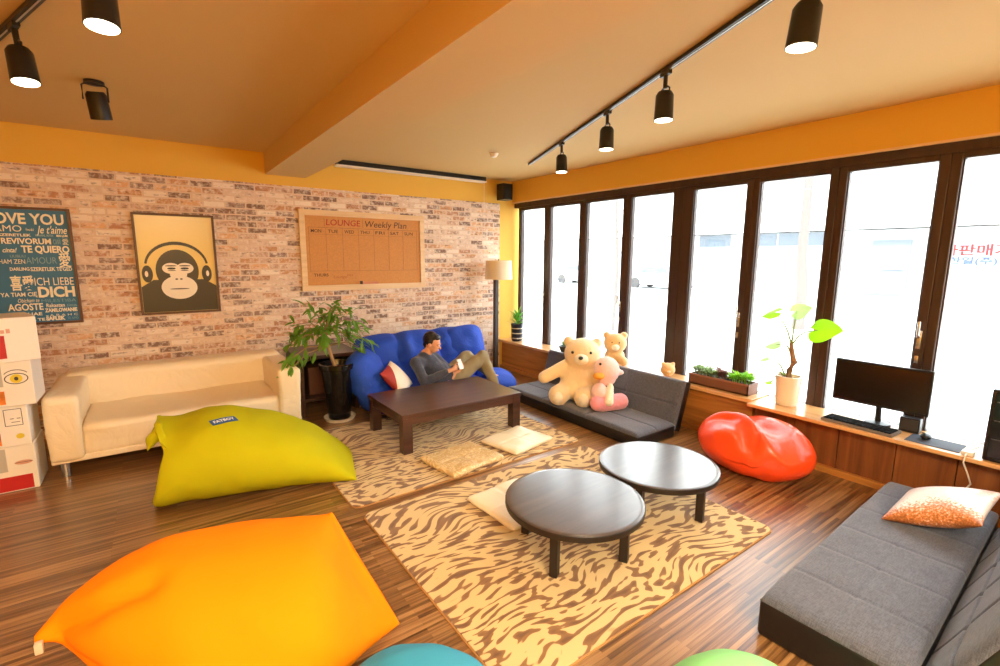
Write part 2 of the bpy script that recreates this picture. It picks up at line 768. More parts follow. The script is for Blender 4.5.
# ------------------------------------------------------------------ the room shell
ZC = 2.84
XL, YF, YB, XW = -3.6, -2.6, 6.0, 4.60
struct('floor', MB().span(XL - .1, XW + .1, YF - .1, YB + .1, -.1, 0), FLOOR)
struct('ceiling', MB().span(XL - .1, XW + .25, YF - .1, YB + .2, ZC, ZC + .2), CEIL_PAINT)
struct('wall_back', MB().span(XL, 4.31, YB, YB + .2, 0, 2.505), BRICK)
struct('wall_back_upper', MB().span(XL, XW + .2, YB + .012, YB + .2, 2.505, ZC), ORANGE_PAINT)
struct('wall_back_corner', MB().span(4.31, XW + .2, YB + .012, YB + .2, 0, 2.505), ORANGE_PAINT)
struct('wall_right_soffit', MB().span(4.55, XW + .2, YF, YB + .012, 2.54, ZC), ORANGE_PAINT)
struct('trim_1', MB().span(4.545, 4.60, YF, YB, 2.525, 2.54), mat('soffit_edge', rgb(236, 200, 150), .6))
struct('wall_right', MB().span(4.66, XW + .2, YF, YB, 0, .40), ORANGE_PAINT)
struct('wall_left', MB().span(XL - .15, XL, YF, YB + .2, 0, ZC), ORANGE_PAINT)
struct('wall_front', MB().span(XL, XW + .2, YF - .15, YF, 0, ZC), ORANGE_PAINT)
struct('ceiling_beam', MB().span(1.11, 1.54, YF, YB + .012, 2.61, ZC), CEIL_PAINT)

# windows: folding leaves 0.705 m apart, stiles meeting in pairs
MULL = [5.91, 5.26, 4.56, 3.84, 3.10, 2.37, 1.68, 1.00, .31, -.39, -1.09, -1.80, -2.55]
struct('trim_2', MB().span(4.585, 4.72, YF, YB, 2.455, 2.525), FRAME)
struct('trim_3', MB().span(4.585, 4.72, YF, YB, .33, .40), FRAME)
HANDLES = {0: 0, 2: 1, 4: 1, 6: 0}
for i in range(len(MULL) - 1):
    y1, y0 = MULL[i], MULL[i + 1]
    s1 = .06 if i != 4 else .12
    s0 = .06 if i != 3 else .12
    if i == 0:
        s1 = .05
    fr = MB()
    fr.span(4.60, 4.68, y1 - s1, y1 - .0006, .40, 2.455, .006)
    fr.span(4.60, 4.68, y0 + .0006, y0 + s0, .40, 2.455, .006)
    fr.span(4.60, 4.68, y0 + s0, y1 - s1, 2.41, 2.455)
    fr.span(4.60, 4.68, y0 + s0, y1 - s1, .40, .45)
    for yy in (y1 - s1 - .004, y0 + s0 + .004):       # glazing bead
        fr.span(4.615, 4.66, yy - .006, yy + .006, .45, 2.41)
    wn = struct('window_%d' % (i + 1), fr, FRAME)
    g = MB().span(4.64, 4.646, y0 + s0, y1 - s1, .45, 2.41).build('pane', GLASSM, wn)
    if i in HANDLES:
        h = MB()
        yh = y0 + .035
        zt = 1.15
        h.span(4.59, 4.60, yh - .014, yh + .014, zt - .09, zt + .05, .003)
        h.tube([(4.59, yh, zt), (4.555, yh, zt), (4.545, yh, zt + .02), (4.545, yh, zt + .12)], .009)
        h.span(4.588, 4.60, yh - .012, yh + .012, zt - .2, zt - .14, .003)
        h.build('handle', CHROME, wn, True)

# bench along the windows
bn = thing('window_bench', 'low plywood window bench running along the glazing, behind the grey futon', 'bench', (4.45, 4.0, 0))
MB().span(4.36, 4.64, 2.08, 5.99, .0, .425).build('panel', BENCH, bn)
MB().span(4.29, 4.60, 2.064, 5.99, .425, .46, .004).build('top', SILL, bn)
MB().span(4.325, 4.359, 2.08, 5.99, 0, .05).build('plinth', BENCH, bn)
bn2 = thing('window_counter', 'window counter with reddish brown panels below, carrying the computer', 'counter', (4.42, .2, 0))
ys = [2.06, 1.72, 1.387, 1.02, .683, .34, 0, -.35, -.7, -1.05, -1.4, -1.75, -2.1, -2.55]
for a, b in zip(ys, ys[1:]):
    MB().span(4.35, 4.375, b + .003, a - .003, .05, .42, .002).build('panel', BENCH2, bn2)
MB().span(4.375, 4.64, -2.55, 2.06, .0, .42).build('carcass', mat('bench_gap', rgb(60, 34, 20), .6), bn2)
MB().span(4.20, 4.60, -2.55, 2.06, .42, .45, .006).build('top', SILL, bn2)
MB().span(4.31, 4.35, -2.55, 2.06, 0, .05).build('plinth', BENCH, bn2)

# ------------------------------------------------------------------ outside
PALE = mat('pale_render', rgb(196, 197, 197), .8)
struct('street', MB().span(4.8, 60, -40, 60, -.35, -.15), mat('pale_paving', rgb(222, 222, 220), .85, vary=(1.5, .06)))
fc = thing('office_building', 'pale building across the street, seen washed out through the windows', 'building', (28, 6, -.15))
MB().span(28, 30, -14, 44, -.15, 3.1).build('wall', PALE, fc)
MB().span(27.2, 30, -14, 44, 3.15, 16.0).build('upper_storey', mat('pale_upper', rgb(238, 237, 234), .8), fc)
FG = mat('facade_glass', rgb(108, 116, 124), .9, spec=.1)
for (a, b) in [(14.0, 12.9), (12.8, 11.6), (11.5, 10.4), (17.5, 15.5)]:
    MB().span(27.95, 28.0, b, a, 2.4, 3.08).build('window', FG, fc)
MB().span(27.9, 28.02, 6.55, 9.1, -.1, 3.05).build('entrance_frame', mat('facade_frame', rgb(150, 160, 170), .8, spec=.1), fc)
dr = MB().span(27.84, 27.9, 7.0, 8.45, .05, 2.6).build('glass_door', FG, fc)
MB().span(27.78, 27.84, 7.2, 7.9, 1.25, 1.32).build('door_handle', STEEL, dr)
MB().span(27.86, 27.9, 9.12, 9.2, 0, 3.0).build('downpipe', MATS['facade_frame'], fc)
sg = thing('banner', 'pale banner with red and blue lettering on the building outside', 'banner', (27.8, 4.2, 1.0))
MB().span(27.86, 27.9, 1.2, 6.1, -.1, 3.0).build('cloth', mat('banner_cloth', rgb(150, 160, 170), .8), sg)
Mb = frame_matrix((27.85, 5.8, 1.0), (0, -1, 0), (0, 0, 1))
text_parts([('자판매기', -.16, .94, .50, 2.12, .012, 0)], Mb, .004).build('red_lettering', mat('banner_red', rgb(164, 46, 50), .8, spec=.1), sg)
text_parts([('한일(주)', .12, .56, .34, 1.5, .008, 0)], Mb, .004).build('blue_lettering', mat('banner_blue', rgb(66, 84, 160), .8, spec=.1), sg)

BKM = mat('bark', rgb(104, 98, 94), .9, bump=(12, .5, .03))
t = thing('street_tree', 'bare pale street tree trunk outside the middle windows', 'tree', (14, 5.72, -.15))
MB().tube([(14, 5.7, -.15), (14, 5.68, .9), (14.05, 5.8, 1.8), (14, 5.78, 3.2), (14.05, 5.85, 5.0), (14, 5.8, 8)], [.16, .13, .12, .11, .09, .05], 12).build('trunk', BKM, t, True)
b = MB()
for k in range(9):
    z = 3.8 + k * .38
    a = k * 2.4
    b.tube([(14.02, 5.8, z), (14.02 + .5 * math.cos(a), 5.8 + .6 * math.sin(a), z + .5), (14.02 + .8 * math.cos(a), 5.8 + 1.1 * math.sin(a), z + 1.2)], [.035, .02, .008], 6)
b.build('branches', BKM, t, True)
t = thing('slender_tree', 'thin bare sapling outside the left-hand windows', 'tree', (9.6, 8.3, -.15))
MB().tube([(9.6, 8.3, -.15), (9.62, 8.25, 1.5), (9.55, 8.32, 3), (9.6, 8.3, 5)], [.05, .04, .035, .02], 8).build('trunk', BKM, t, True)
b = MB()
for k in range(8):
    z = 1.6 + k * .35
    a = k * 2.1
    b.tube([(9.6, 8.3, z), (9.6 + .3 * math.cos(a), 8.3 + .45 * math.sin(a), z + .4)], [.015, .005], 5)
b.build('branches', BKM, t, True)


def parked_car(label, loc, rz, col, nm):
    t = thing('parked_car', label, 'car', loc, rz)
    W = WM[t.name]
    b = MB()
    prof = [(-2.1, .25), (-2.1, .7), (-1.9, .85), (-1.2, .92), (-.75, 1.38), (.7, 1.42), (1.35, .95), (1.95, .85), (2.15, .6), (2.15, .25)]
    b.prism([W @ Vector((x, -.82, z)) for x, z in prof], W.to_3x3() @ Vector((0, 1.64, 0)))
    b.build('body', mat(nm, col, .3, coat=.5), t)
    for sy in (-.84, .80):
        MB().prism([W @ Vector((x, sy, z)) for x, z in [(-1.0, .95), (-.65, 1.3), (.6, 1.32), (1.05, .95)]], W.to_3x3() @ Vector((0, .04, 0))).build('side_window', mat('car_glass', rgb(90, 100, 110), .2), t)
    for x in (-1.35, 1.35):
        for sy in (-.8, .8):
            MB().cone(W @ Vector((x, sy - .1, .32)), W @ Vector((x, sy + .1, .32)), .32, .32, 24).build('wheel', mat('tyre', rgb(70, 70, 72), .8), t, True)
    return t


parked_car('pale parked car across the street, beyond the third window from the corner', (25.5, 25.0, -.15), R(100), rgb(200, 204, 210), 'car_white')
parked_car('grey parked car across the street, near the thin sapling', (25.6, 18.4, -.15), R(93), rgb(160, 170, 182), 'car_grey')
t = thing('street_cabinet', 'beige utility box on the pavement outside', 'utility box', (23, 21.5, -.15))
MB().span(22.6, 23.4, 20.6, 22.6, -.15, 1.6, .02).build('body', mat('cabinet_beige', rgb(170, 166, 140), .7), t)
MB().span(22.55, 22.6, 20.8, 22.4, 0, 1.5, .01).build('door', mat('cabinet_door', rgb(160, 156, 132), .7), t)

# ------------------------------------------------------------------ rugs and floor cushions
def rug(name, label, x0, x1, y0, y1):
    t = thing(name, label, 'rug', ((x0 + x1) / 2, (y0 + y1) / 2, 0))
    def rr(a0, a1, b0, b1, r, n=6):
        pts = []
        for cx_, cy_, s in ((a1 - r, b1 - r, 0), (a0 + r, b1 - r, 90), (a0 + r, b0 + r, 180), (a1 - r, b0 + r, 270)):
            for k in range(n + 1):
                a = R(s + 90 * k / n)
                pts.append((cx_ + r * math.cos(a), cy_ + r * math.sin(a)))
        return pts
    MB().prism([(x, y, .006) for x, y in rr(x0 + .008, x1 - .008, y0 + .008, y1 - .008, .06)], (0, 0, .006)).build('pile', TIGER, t)
    MB().prism([(x, y, .001) for x, y in rr(x0, x1, y0, y1, .065)], (0, 0, .006)).build('binding', mat('rug_binding', rgb(176, 128, 74), .8), t)
    return t


rug('tiger_rug', 'tiger striped rug under the two round tables', 1.0, 3.1, 1.27, 2.965)
rug('tiger_rug', 'tiger striped rug under the rectangular dark coffee table', .98, 3.17, 3.06, 4.72)

SATIN = m_crumple('cream_satin', rgb(240, 222, 188), .4, 14, .35, .2, .01)
SATIN2 = mat('gold_satin', rgb(214, 180, 124), .38, coat=.2)
_t = NT(SATIN2)
_n = _t.noise(_t.coord(), 9, 3, .6, 2.5)
_t.l(_t.ramp(_n.outputs[0], [(.44, rgb(212, 176, 118)), (.5, rgb(240, 218, 172)), (.56, rgb(206, 168, 110))]), SATIN2.node_tree.nodes['Principled BSDF'].inputs['Base Color'])


def pad(label, corners, m, sd):
    """floor cushion laid by its four corners"""
    c = sum((Vector(p) for p in corners), Vector()) / 4
    c.z = .012 + .026
    ex = (Vector(corners[2]) + Vector(corners[1]) - Vector(corners[0]) - Vector(corners[3])) / 2
    ey = (Vector(corners[3]) + Vector(corners[2]) - Vector(corners[0]) - Vector(corners[1])) / 2
    M = frame_matrix(c, ex, ey)
    o = puff('floor_cushion', (ex.length, ey.length, .05), m, M, None, (44, 44), pinch=.02, power=16, wob=.012, sd=sd, seams=[('x', 0, .25, .02), ('y', 0, .25, .02)], rnd=.03)
    return tag(o, label, 'cushion', 'satin floor cushions on the rugs')


pad('gold patterned satin floor cushion, just before the rectangular coffee table', [(1.72, 3.03, 0), (2.30, 3.10, 0), (2.25, 3.58, 0), (1.72, 3.49, 0)], SATIN2, 3)
pad('pale cream floor cushion on the rug, beside the gold patterned one', [(2.37, 3.10, 0), (2.92, 3.18, 0), (2.88, 3.66, 0), (2.36, 3.52, 0)], SATIN, 9)
pad('cream floor cushion partly hidden under the nearer round table', [(1.60, 2.18, 0), (2.15, 2.24, 0), (2.18, 2.72, 0), (1.74, 2.70, 0)], SATIN, 15)

# ------------------------------------------------------------------ tables
def round_table(label, cx, cy, r, z, a0):
    t = thing('round_table', label, 'table', (cx, cy, .012), 0, 'round low tables')
    b = MB()
    e = .006
    b.lathe([(0.01, z - .034), (r - .004, z - .034), (r - .004, z - .001), (r - e, z), (r - .03, z), (.01, z)], (cx, cy, 0), 72)
    b.build('tabletop', TABLEWOOD, t, True)
    MB().lathe([(r - .005, z - .036), (r - .001, z - .036), (r, z - .033), (r, z - .004), (r - .002, z - .0015), (r - .005, z - .0015)], (cx, cy, 0), 72, close=False).build('edge_band', ESP_LEG, t, True)
    MB().lathe([(0.01, z - .06), (r - .10, z - .06), (r - .10, z - .034)], (cx, cy, 0), 48).build('apron', ESP_LEG, t, True)
    for k in range(4):
        a = R(a0 + 90 * k)
        x, y = cx + (r - .10) * math.cos(a), cy + (r - .10) * math.sin(a)
        M = Matrix.Rotation(a, 4, 'Z')
        MB().box((x, y, (z - .034 + .012) / 2), (.05, .045, z - .034 - .012), M, .004).build('leg', ESP_LEG, t)
    return t


round_table('dark round low table nearer the camera, over a cream cushion edge', 1.905, 1.885, .405, .322, 207)
round_table('dark round low table nearer the windows, beside the red beanbag', 2.705, 1.89, .395, .332, 196)

t = thing('coffee_table', 'dark brown rectangular coffee table before the blue sofa', 'table', (2.28, 4.09, .012))
MB().span(1.63, 2.93, 3.68, 4.5, .335, .37, .004).build('tabletop', DARKWOOD, t)
b = MB()
b.span(1.65, 2.91, 3.695, 3.72, .27, .335)
b.span(1.65, 2.91, 4.46, 4.485, .27, .335)
b.span(1.645, 1.67, 3.70, 4.48, .27, .335)
b.span(2.89, 2.915, 3.70, 4.48, .27, .335)
b.build('apron', DARKWOOD, t)
for x in (1.64, 2.83):
    for y in (3.69, 4.40):
        MB().span(x, x + .09, y, y + .09, .012, .335, .003).build('leg', DARKWOOD, t)

# ------------------------------------------------------------------ futons
FUT = m_weave('charcoal_weave', rgb(66, 68, 79), rgb(92, 94, 107))
FUTB = mat('black_vinyl', rgb(26, 23, 24), .35, bump=(30, .2, .004))


def slab(b, pts_top, th, M, bevel=.02):
    pass


def futon(label, o, ex, ey, length, depth, h, back_h, recline, tx):
    """o: front corner on the floor; ex along the length, ey front to back"""
    ex, ey = Vector(ex), Vector(ey)
    t = thing('futon_sofa', label, 'sofa', tuple(Vector(o) + ex * length / 2 + ey * depth / 2), 0, 'charcoal floor futons')
    ez = Vector((0, 0, 1))
    o = Vector(o)
    R3 = frame_matrix((0, 0, 0), ex, ey)
    rot = R3
    c = o + ex * length / 2 + ey * depth / 2
    MB().box(c + ez * (h * .5 - .012), (length, depth, h - .028), rot, .018, 3).build('seat_base', FUTB, t, True, 50)
    seams = [('x', -1 + 2 * (k + 1) / tx, .32, .010) for k in range(tx - 1)] + [('y', 0.0, .30, .03)]
    tuf = [(-1 + 2 * (k + 1) / tx, 0, .22, .03) for k in range(tx - 1)]
    puff('seat_pad', (length - .004, depth - .004, .075), FUT, frame_matrix(c + ez * (h - .03), ex, ey), t, (190, 60), tuf, 26, 0, seams, flat=True, wob=.004)
    d = (ez * math.cos(recline) + ey * math.sin(recline)).normalized()
    nrm = ex.cross(d)
    if nrm.dot(ey) > 0:
        nrm = -nrm                      # towards the sitter
    bb = o + ey * (depth - .02) + ex * length / 2 + d * (back_h / 2 + .04) + ez * .02
    M = frame_matrix((0, 0, 0), ex, d)
    MB().box(bb - nrm * .055, (length, back_h, .09), M, .018, 3).build('backrest', FUTB, t, True, 50)
    Mp = frame_matrix(bb - nrm * .012, ex, d)
    if Mp.to_3x3().col[2].dot(nrm) < 0:
        Mp = frame_matrix(bb - nrm * .012, -ex, d)
    puff('back_pad', (length - .004, back_h - .004, .07), FUT, Mp, t, (190, 60), tuf, 26, 0, seams, flat=True, wob=.004)
    return t


futon('charcoal futon sofa against the window bench, seating the plush bears', (3.43, 4.62, .0), (.0, -1, 0), (1, 0, 0), 2.0, .56, .145, .50, R(17), 3)
futon('charcoal futon sofa in the near corner with an orange patterned cushion', (2.13, .91, .0), (1, 0.03, 0), (.03, -1, 0), 1.93, .55, .205, .52, R(24), 6)

# ------------------------------------------------------------------ white sofa
LEA = m_crumple('cream_leather', rgb(240, 222, 188), .42, 3.2, .55, .1, .03)
t = thing('white_sofa', 'long cream white leather sofa against the brick wall', 'sofa', (.2, 5.25, 0))


def softbox(b, x0, x1, y0, y1, z0, z1, bev=.03):
    b.span(x0, x1, y0, y1, z0, z1, bev, 4)


def rough_box(name, x0, x1, y0, y1, z0, z1, m, par, bev=.035, amp=.012, n=14, sd=0.0, top_sag=0):
    b = MB()
    b.span(x0, x1, y0, y1, z0, z1, bev, 3)
    bmesh.ops.subdivide_edges(b.bm, edges=[e for e in b.bm.edges if e.calc_length() > .12], cuts=n, use_grid_fill=True)
    bmesh.ops.recalc_face_normals(b.bm, faces=b.bm.faces)
    b.bm.normal_update()
    for v in b.bm.verts:
        p = v.co
        q = Vector((p.x * 3.2 + sd, p.y * 3.2, p.z * 5.5))
        k = noise.noise(q) * .9 + .7 * (abs(noise.noise(q * 2.3 + Vector((3, 1, 7)))) - .3)
        v.co = p + v.normal * amp * k
        if top_sag and v.normal.z > .5:
            v.co.z -= top_sag * math.sin(math.pi * (p.x - x0) / (x1 - x0)) ** .5 * math.sin(math.pi * min(1, max(0, (p.y - y0) / (y1 - y0))))
    return b.build(name, m, par, True, 60)


rough_box('seat', -.56, .90, 4.84, 5.62, .13, .40, LEA, t, .05, .018, 16, 1.0, .02)
rough_box('backrest', -.72, 1.07, 5.55, 5.84, .13, .69, LEA, t, .06, .014, 16, 5.0)
rough_box('arm', -.76, -.55, 4.80, 5.80, .13, .655, LEA, t, .035, .012, 14, 9.0)
rough_box('arm', .88, 1.085, 4.80, 5.80, .13, .655, LEA, t, .035, .012, 14, 13.0)
b = MB()
b.span(-.755, 1.08, 4.83, 5.8, .11, .16, .01)
b.build('skirt', LEA, t)
for x, y in ((-.68, 4.87), (1.0, 4.87), (-.68, 5.74), (1.0, 5.74)):
    MB().cone((x, y, 0), (x, y, .13), .027, .03).build('leg', STEEL, t, True)

# ------------------------------------------------------------------ side table, tree
t = thing('side_table', 'dark wooden open side table behind the tall potted tree', 'table', (1.49, 5.5, 0))
MB().span(1.16, 1.82, 5.22, 5.9, .625, .665, .004).build('top', DARKWOOD, t)
for x in (1.18, 1.76):
    MB().span(x, x + .04, 5.25, 5.88, 0, .625).build('side_panel', DARKWOOD, t)
MB().span(1.22, 1.76, 5.26, 5.88, .16, .19).build('shelf', DARKWOOD, t)
MB().span(1.22, 1.76, 5.86, 5.88, .19, .625).build('back_panel', mat('cabinet_back', rgb(70, 42, 30), .5), t)
b = MB()
b.span(1.30, 1.62, 5.40, 5.75, .191, .50, .01)
o = b.build('storage_box', mat('brown_box', rgb(96, 56, 36), .4), None)
tag(o, 'brown box on the shelf of the dark side table', 'box')
# pot
POTB = mat('black_glaze', rgb(22, 20, 20), .12, coat=.3)
t = thing('potted_tree', 'leafy green tree in a tall glossy black pot', 'potted plant', (1.5, 5.02, 0))
px, py = 1.5, 5.0
MB().lathe([(.10, .0), (.145, .0), (.165, .035), (.155, .035), (.135, .012), (.1, .012)], (px, py, 0), 40).build('saucer', mat('cream_ceramic', rgb(226, 214, 190), .4), t, True)
pot = MB().lathe([(.02, .016), (.105, .016), (.114, .03), (.165, .55), (.182, .56), (.187, .61), (.172, .615), (.165, .57), (.16, .55), (.02, .55)], (px, py, 0), 44).build('pot', POTB, t, True)
MB().lathe([(.01, .56), (.162, .557), (.162, .552), (.01, .552)], (px, py, 0), 24).build('soil', mat('soil', rgb(52, 38, 28), .95, bump=(60, .8, .01)), pot)
BARK2 = mat('pale_bark', rgb(158, 128, 88), .8, bump=(20, .5, .01))
TR = [(px, py, .5), (1.45, 5.0, .66), (1.42, 5.01, .8), (1.39, 5.01, .92)]
tb = MB()
tb.tube(TR, [.022, .018, .016, .014], 10)
tips = [(1.00, 4.92, .82), (.94, 4.83, .58), (1.12, 5.0, 1.05), (1.26, 4.95, 1.18), (1.40, 5.05, 1.12), (1.53, 5.0, 1.24), (1.66, 5.05, 1.16), (1.78, 5.0, .95), (1.86, 5.0, .80), (1.20, 5.1, .92), (1.48, 4.95, .98), (1.62, 4.95, .88), (1.30, 4.9, 1.0), (1.06, 5.1, .93), (1.82, 5.05, .70), (1.35, 4.9, .86), (1.72, 4.93, 1.05), (1.5, 5.1, 1.1), (.98, 4.9, .70)]
random.seed(21)
lf = MB()
for tp in tips:
    tp = Vector(tp)
    st = Vector(TR[3]) if tp.z > .75 else Vector(TR[2])
    mid = (st + tp) / 2 + Vector((0, 0, .07))
    tb.tube([st, mid, tp], [.009, .006, .003], 6)
    for k in range(15):
        f = random.uniform(.45, 1.0)
        p = (1 - f) ** 2 * st + 2 * f * (1 - f) * mid + f * f * tp
        p += Vector((random.uniform(-.05, .05), random.uniform(-.05, .05), random.uniform(-.03, .04)))
        d = Vector((random.uniform(-1, 1), random.uniform(-1, .7), random.uniform(-1.2, .25))) + (tp - st).normalized() * .7
        lf.leaf(p, d, (random.uniform(-.4, .4), random.uniform(-.6, .2), 1), random.uniform(.08, .145), random.uniform(.028, .045), random.uniform(.1, .5), 5)
tb.build('trunk', BARK2, t, True)
LEAF = leafmat('leaf_green', rgb(104, 150, 44), .5, .3)
lf.build('leaves', LEAF, t, True, 80)

# ------------------------------------------------------------------ blue sofa
BLUE = m_crumple('royal_blue_cloth', rgb(24, 72, 190), .75, 7, .45, 0, .03)
t = thing('blue_sofa', 'royal blue puffy low sofa against the brick wall', 'sofa', (2.7, 5.2, 0))


def puffblock(name, c, size, rot, par, m=BLUE, tuft=(), seams=(), power=5, res=(44, 28), wob=.02, sd=0, rnd=.16, scallop=0):
    M = Matrix.Translation(c) @ Euler(rot).to_matrix().to_4x4()
    return puff(name, size, m, M, par, res, tuft, power, 0, seams, wob=wob, sd=sd, rnd=rnd, scallop=scallop)


puffblock('seat', (2.58, 4.92, .125), (1.66, .84, .25), (0, 0, R(2)), t, seams=[('x', 0, .12, .03)], sd=2, power=3)
SE = [('x', -.38, .28, .05), ('x', .28, .28, .05)]
puffblock('backrest', (2.66, 5.40, .42), (1.74, .80, .46), (R(72), 0, R(3)), t, seams=SE + [('y', -.10, .16, .08)], tuft=[(-.38, .2, .3, .09), (.28, .2, .3, .09)], wob=.05, sd=5, res=(72, 44), power=2.6, rnd=.10, scallop=.05)
puffblock('side_bolster', (1.86, 5.06, .36), (.66, .70, .40), (R(66), 0, R(58)), t, wob=.035, sd=9, power=2.6, seams=[('y', -.25, .14, .08)])
puffblock('back_cushion', (3.27, 5.34, .57), (.56, .52, .32), (R(76), R(-5), R(-6)), t, wob=.03, sd=12, power=2.4)
puffblock('foot_section', (3.55, 5.02, .13), (.50, .66, .26), (0, R(6), R(-24)), t, wob=.02, sd=15, power=2.6)
for x, y in ((1.95, 4.76), (3.3, 4.76)):
    MB().cone((x, y, 0), (x, y, .05), .02, .02).build('foot', STEEL, t, True)

# red edged cushion
STR = mat('red_white_cushion', rgb(240, 220, 200), .6)
_t = NT(STR)
_g = _t.n('ShaderNodeTexCoord')
_s = _t.n('ShaderNodeSeparateXYZ')
_t.l(_g.outputs['Generated'], _s.inputs[0])
_t.l(_t.ramp(_s.outputs[0], [(0, rgb(172, 52, 44)), (.36, rgb(244, 228, 206))], 'CONSTANT'), STR.node_tree.nodes['Principled BSDF'].inputs['Base Color'])
o = puff('throw_cushion', (.36, .34, .15), STR, frame_matrix((2.07, 4.79, .40), (.55, -.30, -.70), (.70, .70, .12)), None, (24, 24), pinch=.06, power=2.5)
tag(o, 'red and white cushion leaning on the blue sofa beside the person', 'cushion')

# ------------------------------------------------------------------ person on the blue sofa
SKIN = mat('skin', rgb(226, 164, 124), .5, sss=.1)
HAIR = mat('black_hair', rgb(24, 18, 16), .5, bump=(60, .5, .006))
KNIT = m_weave('charcoal_knit', rgb(54, 58, 74), rgb(74, 78, 94))
KHAKI = mat('khaki_cotton', rgb(150, 136, 102), .8, bump=(14, .4, .012), vary=(6, .12))
PZ = Vector((-.05, 0, -.085))
pp = thing('person', 'person in a charcoal sweater and khaki trousers reclining, looking at a phone', 'person', (2.75, 4.85, .3))
HIP = Vector((2.74, 4.86, .36)) + PZ
CH = Vector((2.55, 4.95, .58)) + PZ
NK = Vector((2.53, 4.92, .70)) + PZ
HD = Vector((2.60, 4.86, .82)) + PZ
LSH, RSH = Vector((2.38, 4.86, .62)) + PZ, Vector((2.70, 5.00, .62)) + PZ     # viewer's left / right shoulder
LEL, REL = Vector((2.42, 4.72, .42)) + PZ, Vector((2.84, 4.90, .44)) + PZ
LWR, RWR = Vector((2.67, 4.60, .54)) + PZ, Vector((2.88, 4.70, .56)) + PZ
KN1, KN2 = Vector((3.16, 4.74, .53)), Vector((3.10, 5.00, .50))
AN1, AN2 = Vector((3.28, 4.62, .10)), Vector((3.42, 4.86, .22))
face = Vector((.62, -.72, -.30)).normalized()       # looks down at the phone
fr_ = face.cross(Vector((0, 0, 1))).normalized()
fu = fr_.cross(face).normalized()


def HP(r, u, f):
    return HD + fr_ * r + fu * u + face * f


hr = (frame_matrix((0, 0, 0), fr_, fu)).to_euler()
body = [('e', HP(0, .02, -.012), (.077, .098, .092), hr), ('e', HP(0, -.045, .025), (.056, .062, .062), hr), ('e', HP(0, -.01, .04), (.06, .05, .05), hr),
        ('c', HP(0, -.005, .088), HP(0, -.025, .105), .009, .013), ('e', HP(0, -.058, .082), (.026, .010, .012), hr),
        ('e', HP(.08, -.005, -.005), (.012, .03, .02), hr), ('e', HP(-.08, -.005, -.005), (.012, .03, .02), hr),
        ('e', HP(.032, .018, .078), (.02, .008, .01), hr), ('e', HP(-.032, .018, .078), (.02, .008, .01), hr),
        ('c', NK - Vector((0, 0, .04)), HP(0, -.05, -.01), .052, .050),
        ('c', CH, HIP, .11, .12), ('c', LSH, LEL, .045, .038), ('c', LEL, LWR, .036, .026), ('c', RSH, REL, .045, .038), ('c', REL, RWR, .036, .026),
        ('c', CH + (LSH - CH) * .4, LSH, .07, .045), ('c', CH + (RSH - CH) * .4, RSH, .07, .045), ('c', CH, NK, .10, .05),
        ('c', HIP + Vector((0, -.08, 0)), KN1, .075, .05), ('c', KN1, AN1, .048, .034), ('c', HIP + Vector((0, .09, 0)), KN2, .075, .05), ('c', KN2, AN2, .048, .036),
        ('c', AN1, AN1 + Vector((.14, -.06, -.04)), .034, .026), ('c', AN2, AN2 + Vector((.12, -.05, -.04)), .034, .026)]
PH = Vector((2.80, 4.585, .60)) + PZ


def hand(wr, palm_dir, fdir, thumb_dir, spread):
    pc = wr + palm_dir * .045
    out = [('c', wr, pc + palm_dir * .02, .024, .026)]
    for k in range(4):
        offs = spread * ((k - 1.5) * .019)
        a = pc + palm_dir * .035 + offs
        L = [.030, .034, .032, .025][k]
        m1 = a + (palm_dir * .7 + fdir * .5).normalized() * L
        m2 = m1 + (fdir * .95 + palm_dir * .1).normalized() * L * .8
        m3 = m2 + (fdir * .7 - palm_dir * .6).normalized() * L * .6
        out += [('c', a, m1, .0088, .0084), ('c', m1, m2, .0084, .0078), ('c', m2, m3, .0078, .007)]
    th = pc - spread * .026
    out += [('c', th, th + (thumb_dir + palm_dir * .4).normalized() * .035, .011, .0095), ('c', th + (thumb_dir + palm_dir * .4).normalized() * .035, th + thumb_dir * .06 + palm_dir * .03, .0095, .008)]
    return out


d1 = (PH + Vector((-.035, 0, -.04)) - LWR).normalized()
d2 = (PH + Vector((.04, 0, -.045)) - RWR).normalized()
sp_ = Vector((0, -.3, 1)).normalized()
body += hand(LWR, d1, Vector((.5, .55, .3)).normalized(), Vector((.3, -.3, .9)).normalized(), -sp_)
body += hand(RWR, d2, Vector((-.6, .45, .3)).normalized(), Vector((-.5, -.3, .8)).normalized(), -sp_)
blob('body', body, SKIN, pp, .0062, 3)
blob('sweater', [('c', CH, HIP + Vector((0, 0, .03)), .135, .14), ('c', CH + Vector((0, 0, .02)), NK - Vector((0, 0, .035)), .12, .075), ('c', CH + (LSH - CH) * .3, LSH, .10, .066), ('c', CH + (RSH - CH) * .3, RSH, .10, .066),
                 ('c', LSH, LEL, .066, .056), ('c', LEL, LEL + (LWR - LEL) * .86, .055, .038), ('c', RSH, REL, .066, .056), ('c', REL, REL + (RWR - REL) * .86, .055, .040), ('c', HIP + Vector((-.08, 0, .01)), HIP + Vector((.04, -.02, .01)), .125, .14)], KNIT, pp, .010, 5,
     lambda p: .010 * noise.noise(p * 16))
blob('trousers', [('c', HIP + Vector((.0, .0, -.03)), HIP + Vector((.08, -.03, -.01)), .13, .135), ('c', HIP + Vector((.05, -.08, -.03)), KN1, .105, .075), ('c', KN1, AN1 + Vector((0, 0, .04)), .074, .058), ('c', HIP + Vector((.05, .09, 0)), KN2, .10, .072), ('c', KN2, AN2 + (KN2 - AN2) * .1, .07, .055)], KHAKI, pp, .010, 5,
     lambda p: .012 * noise.noise(p * 13) )
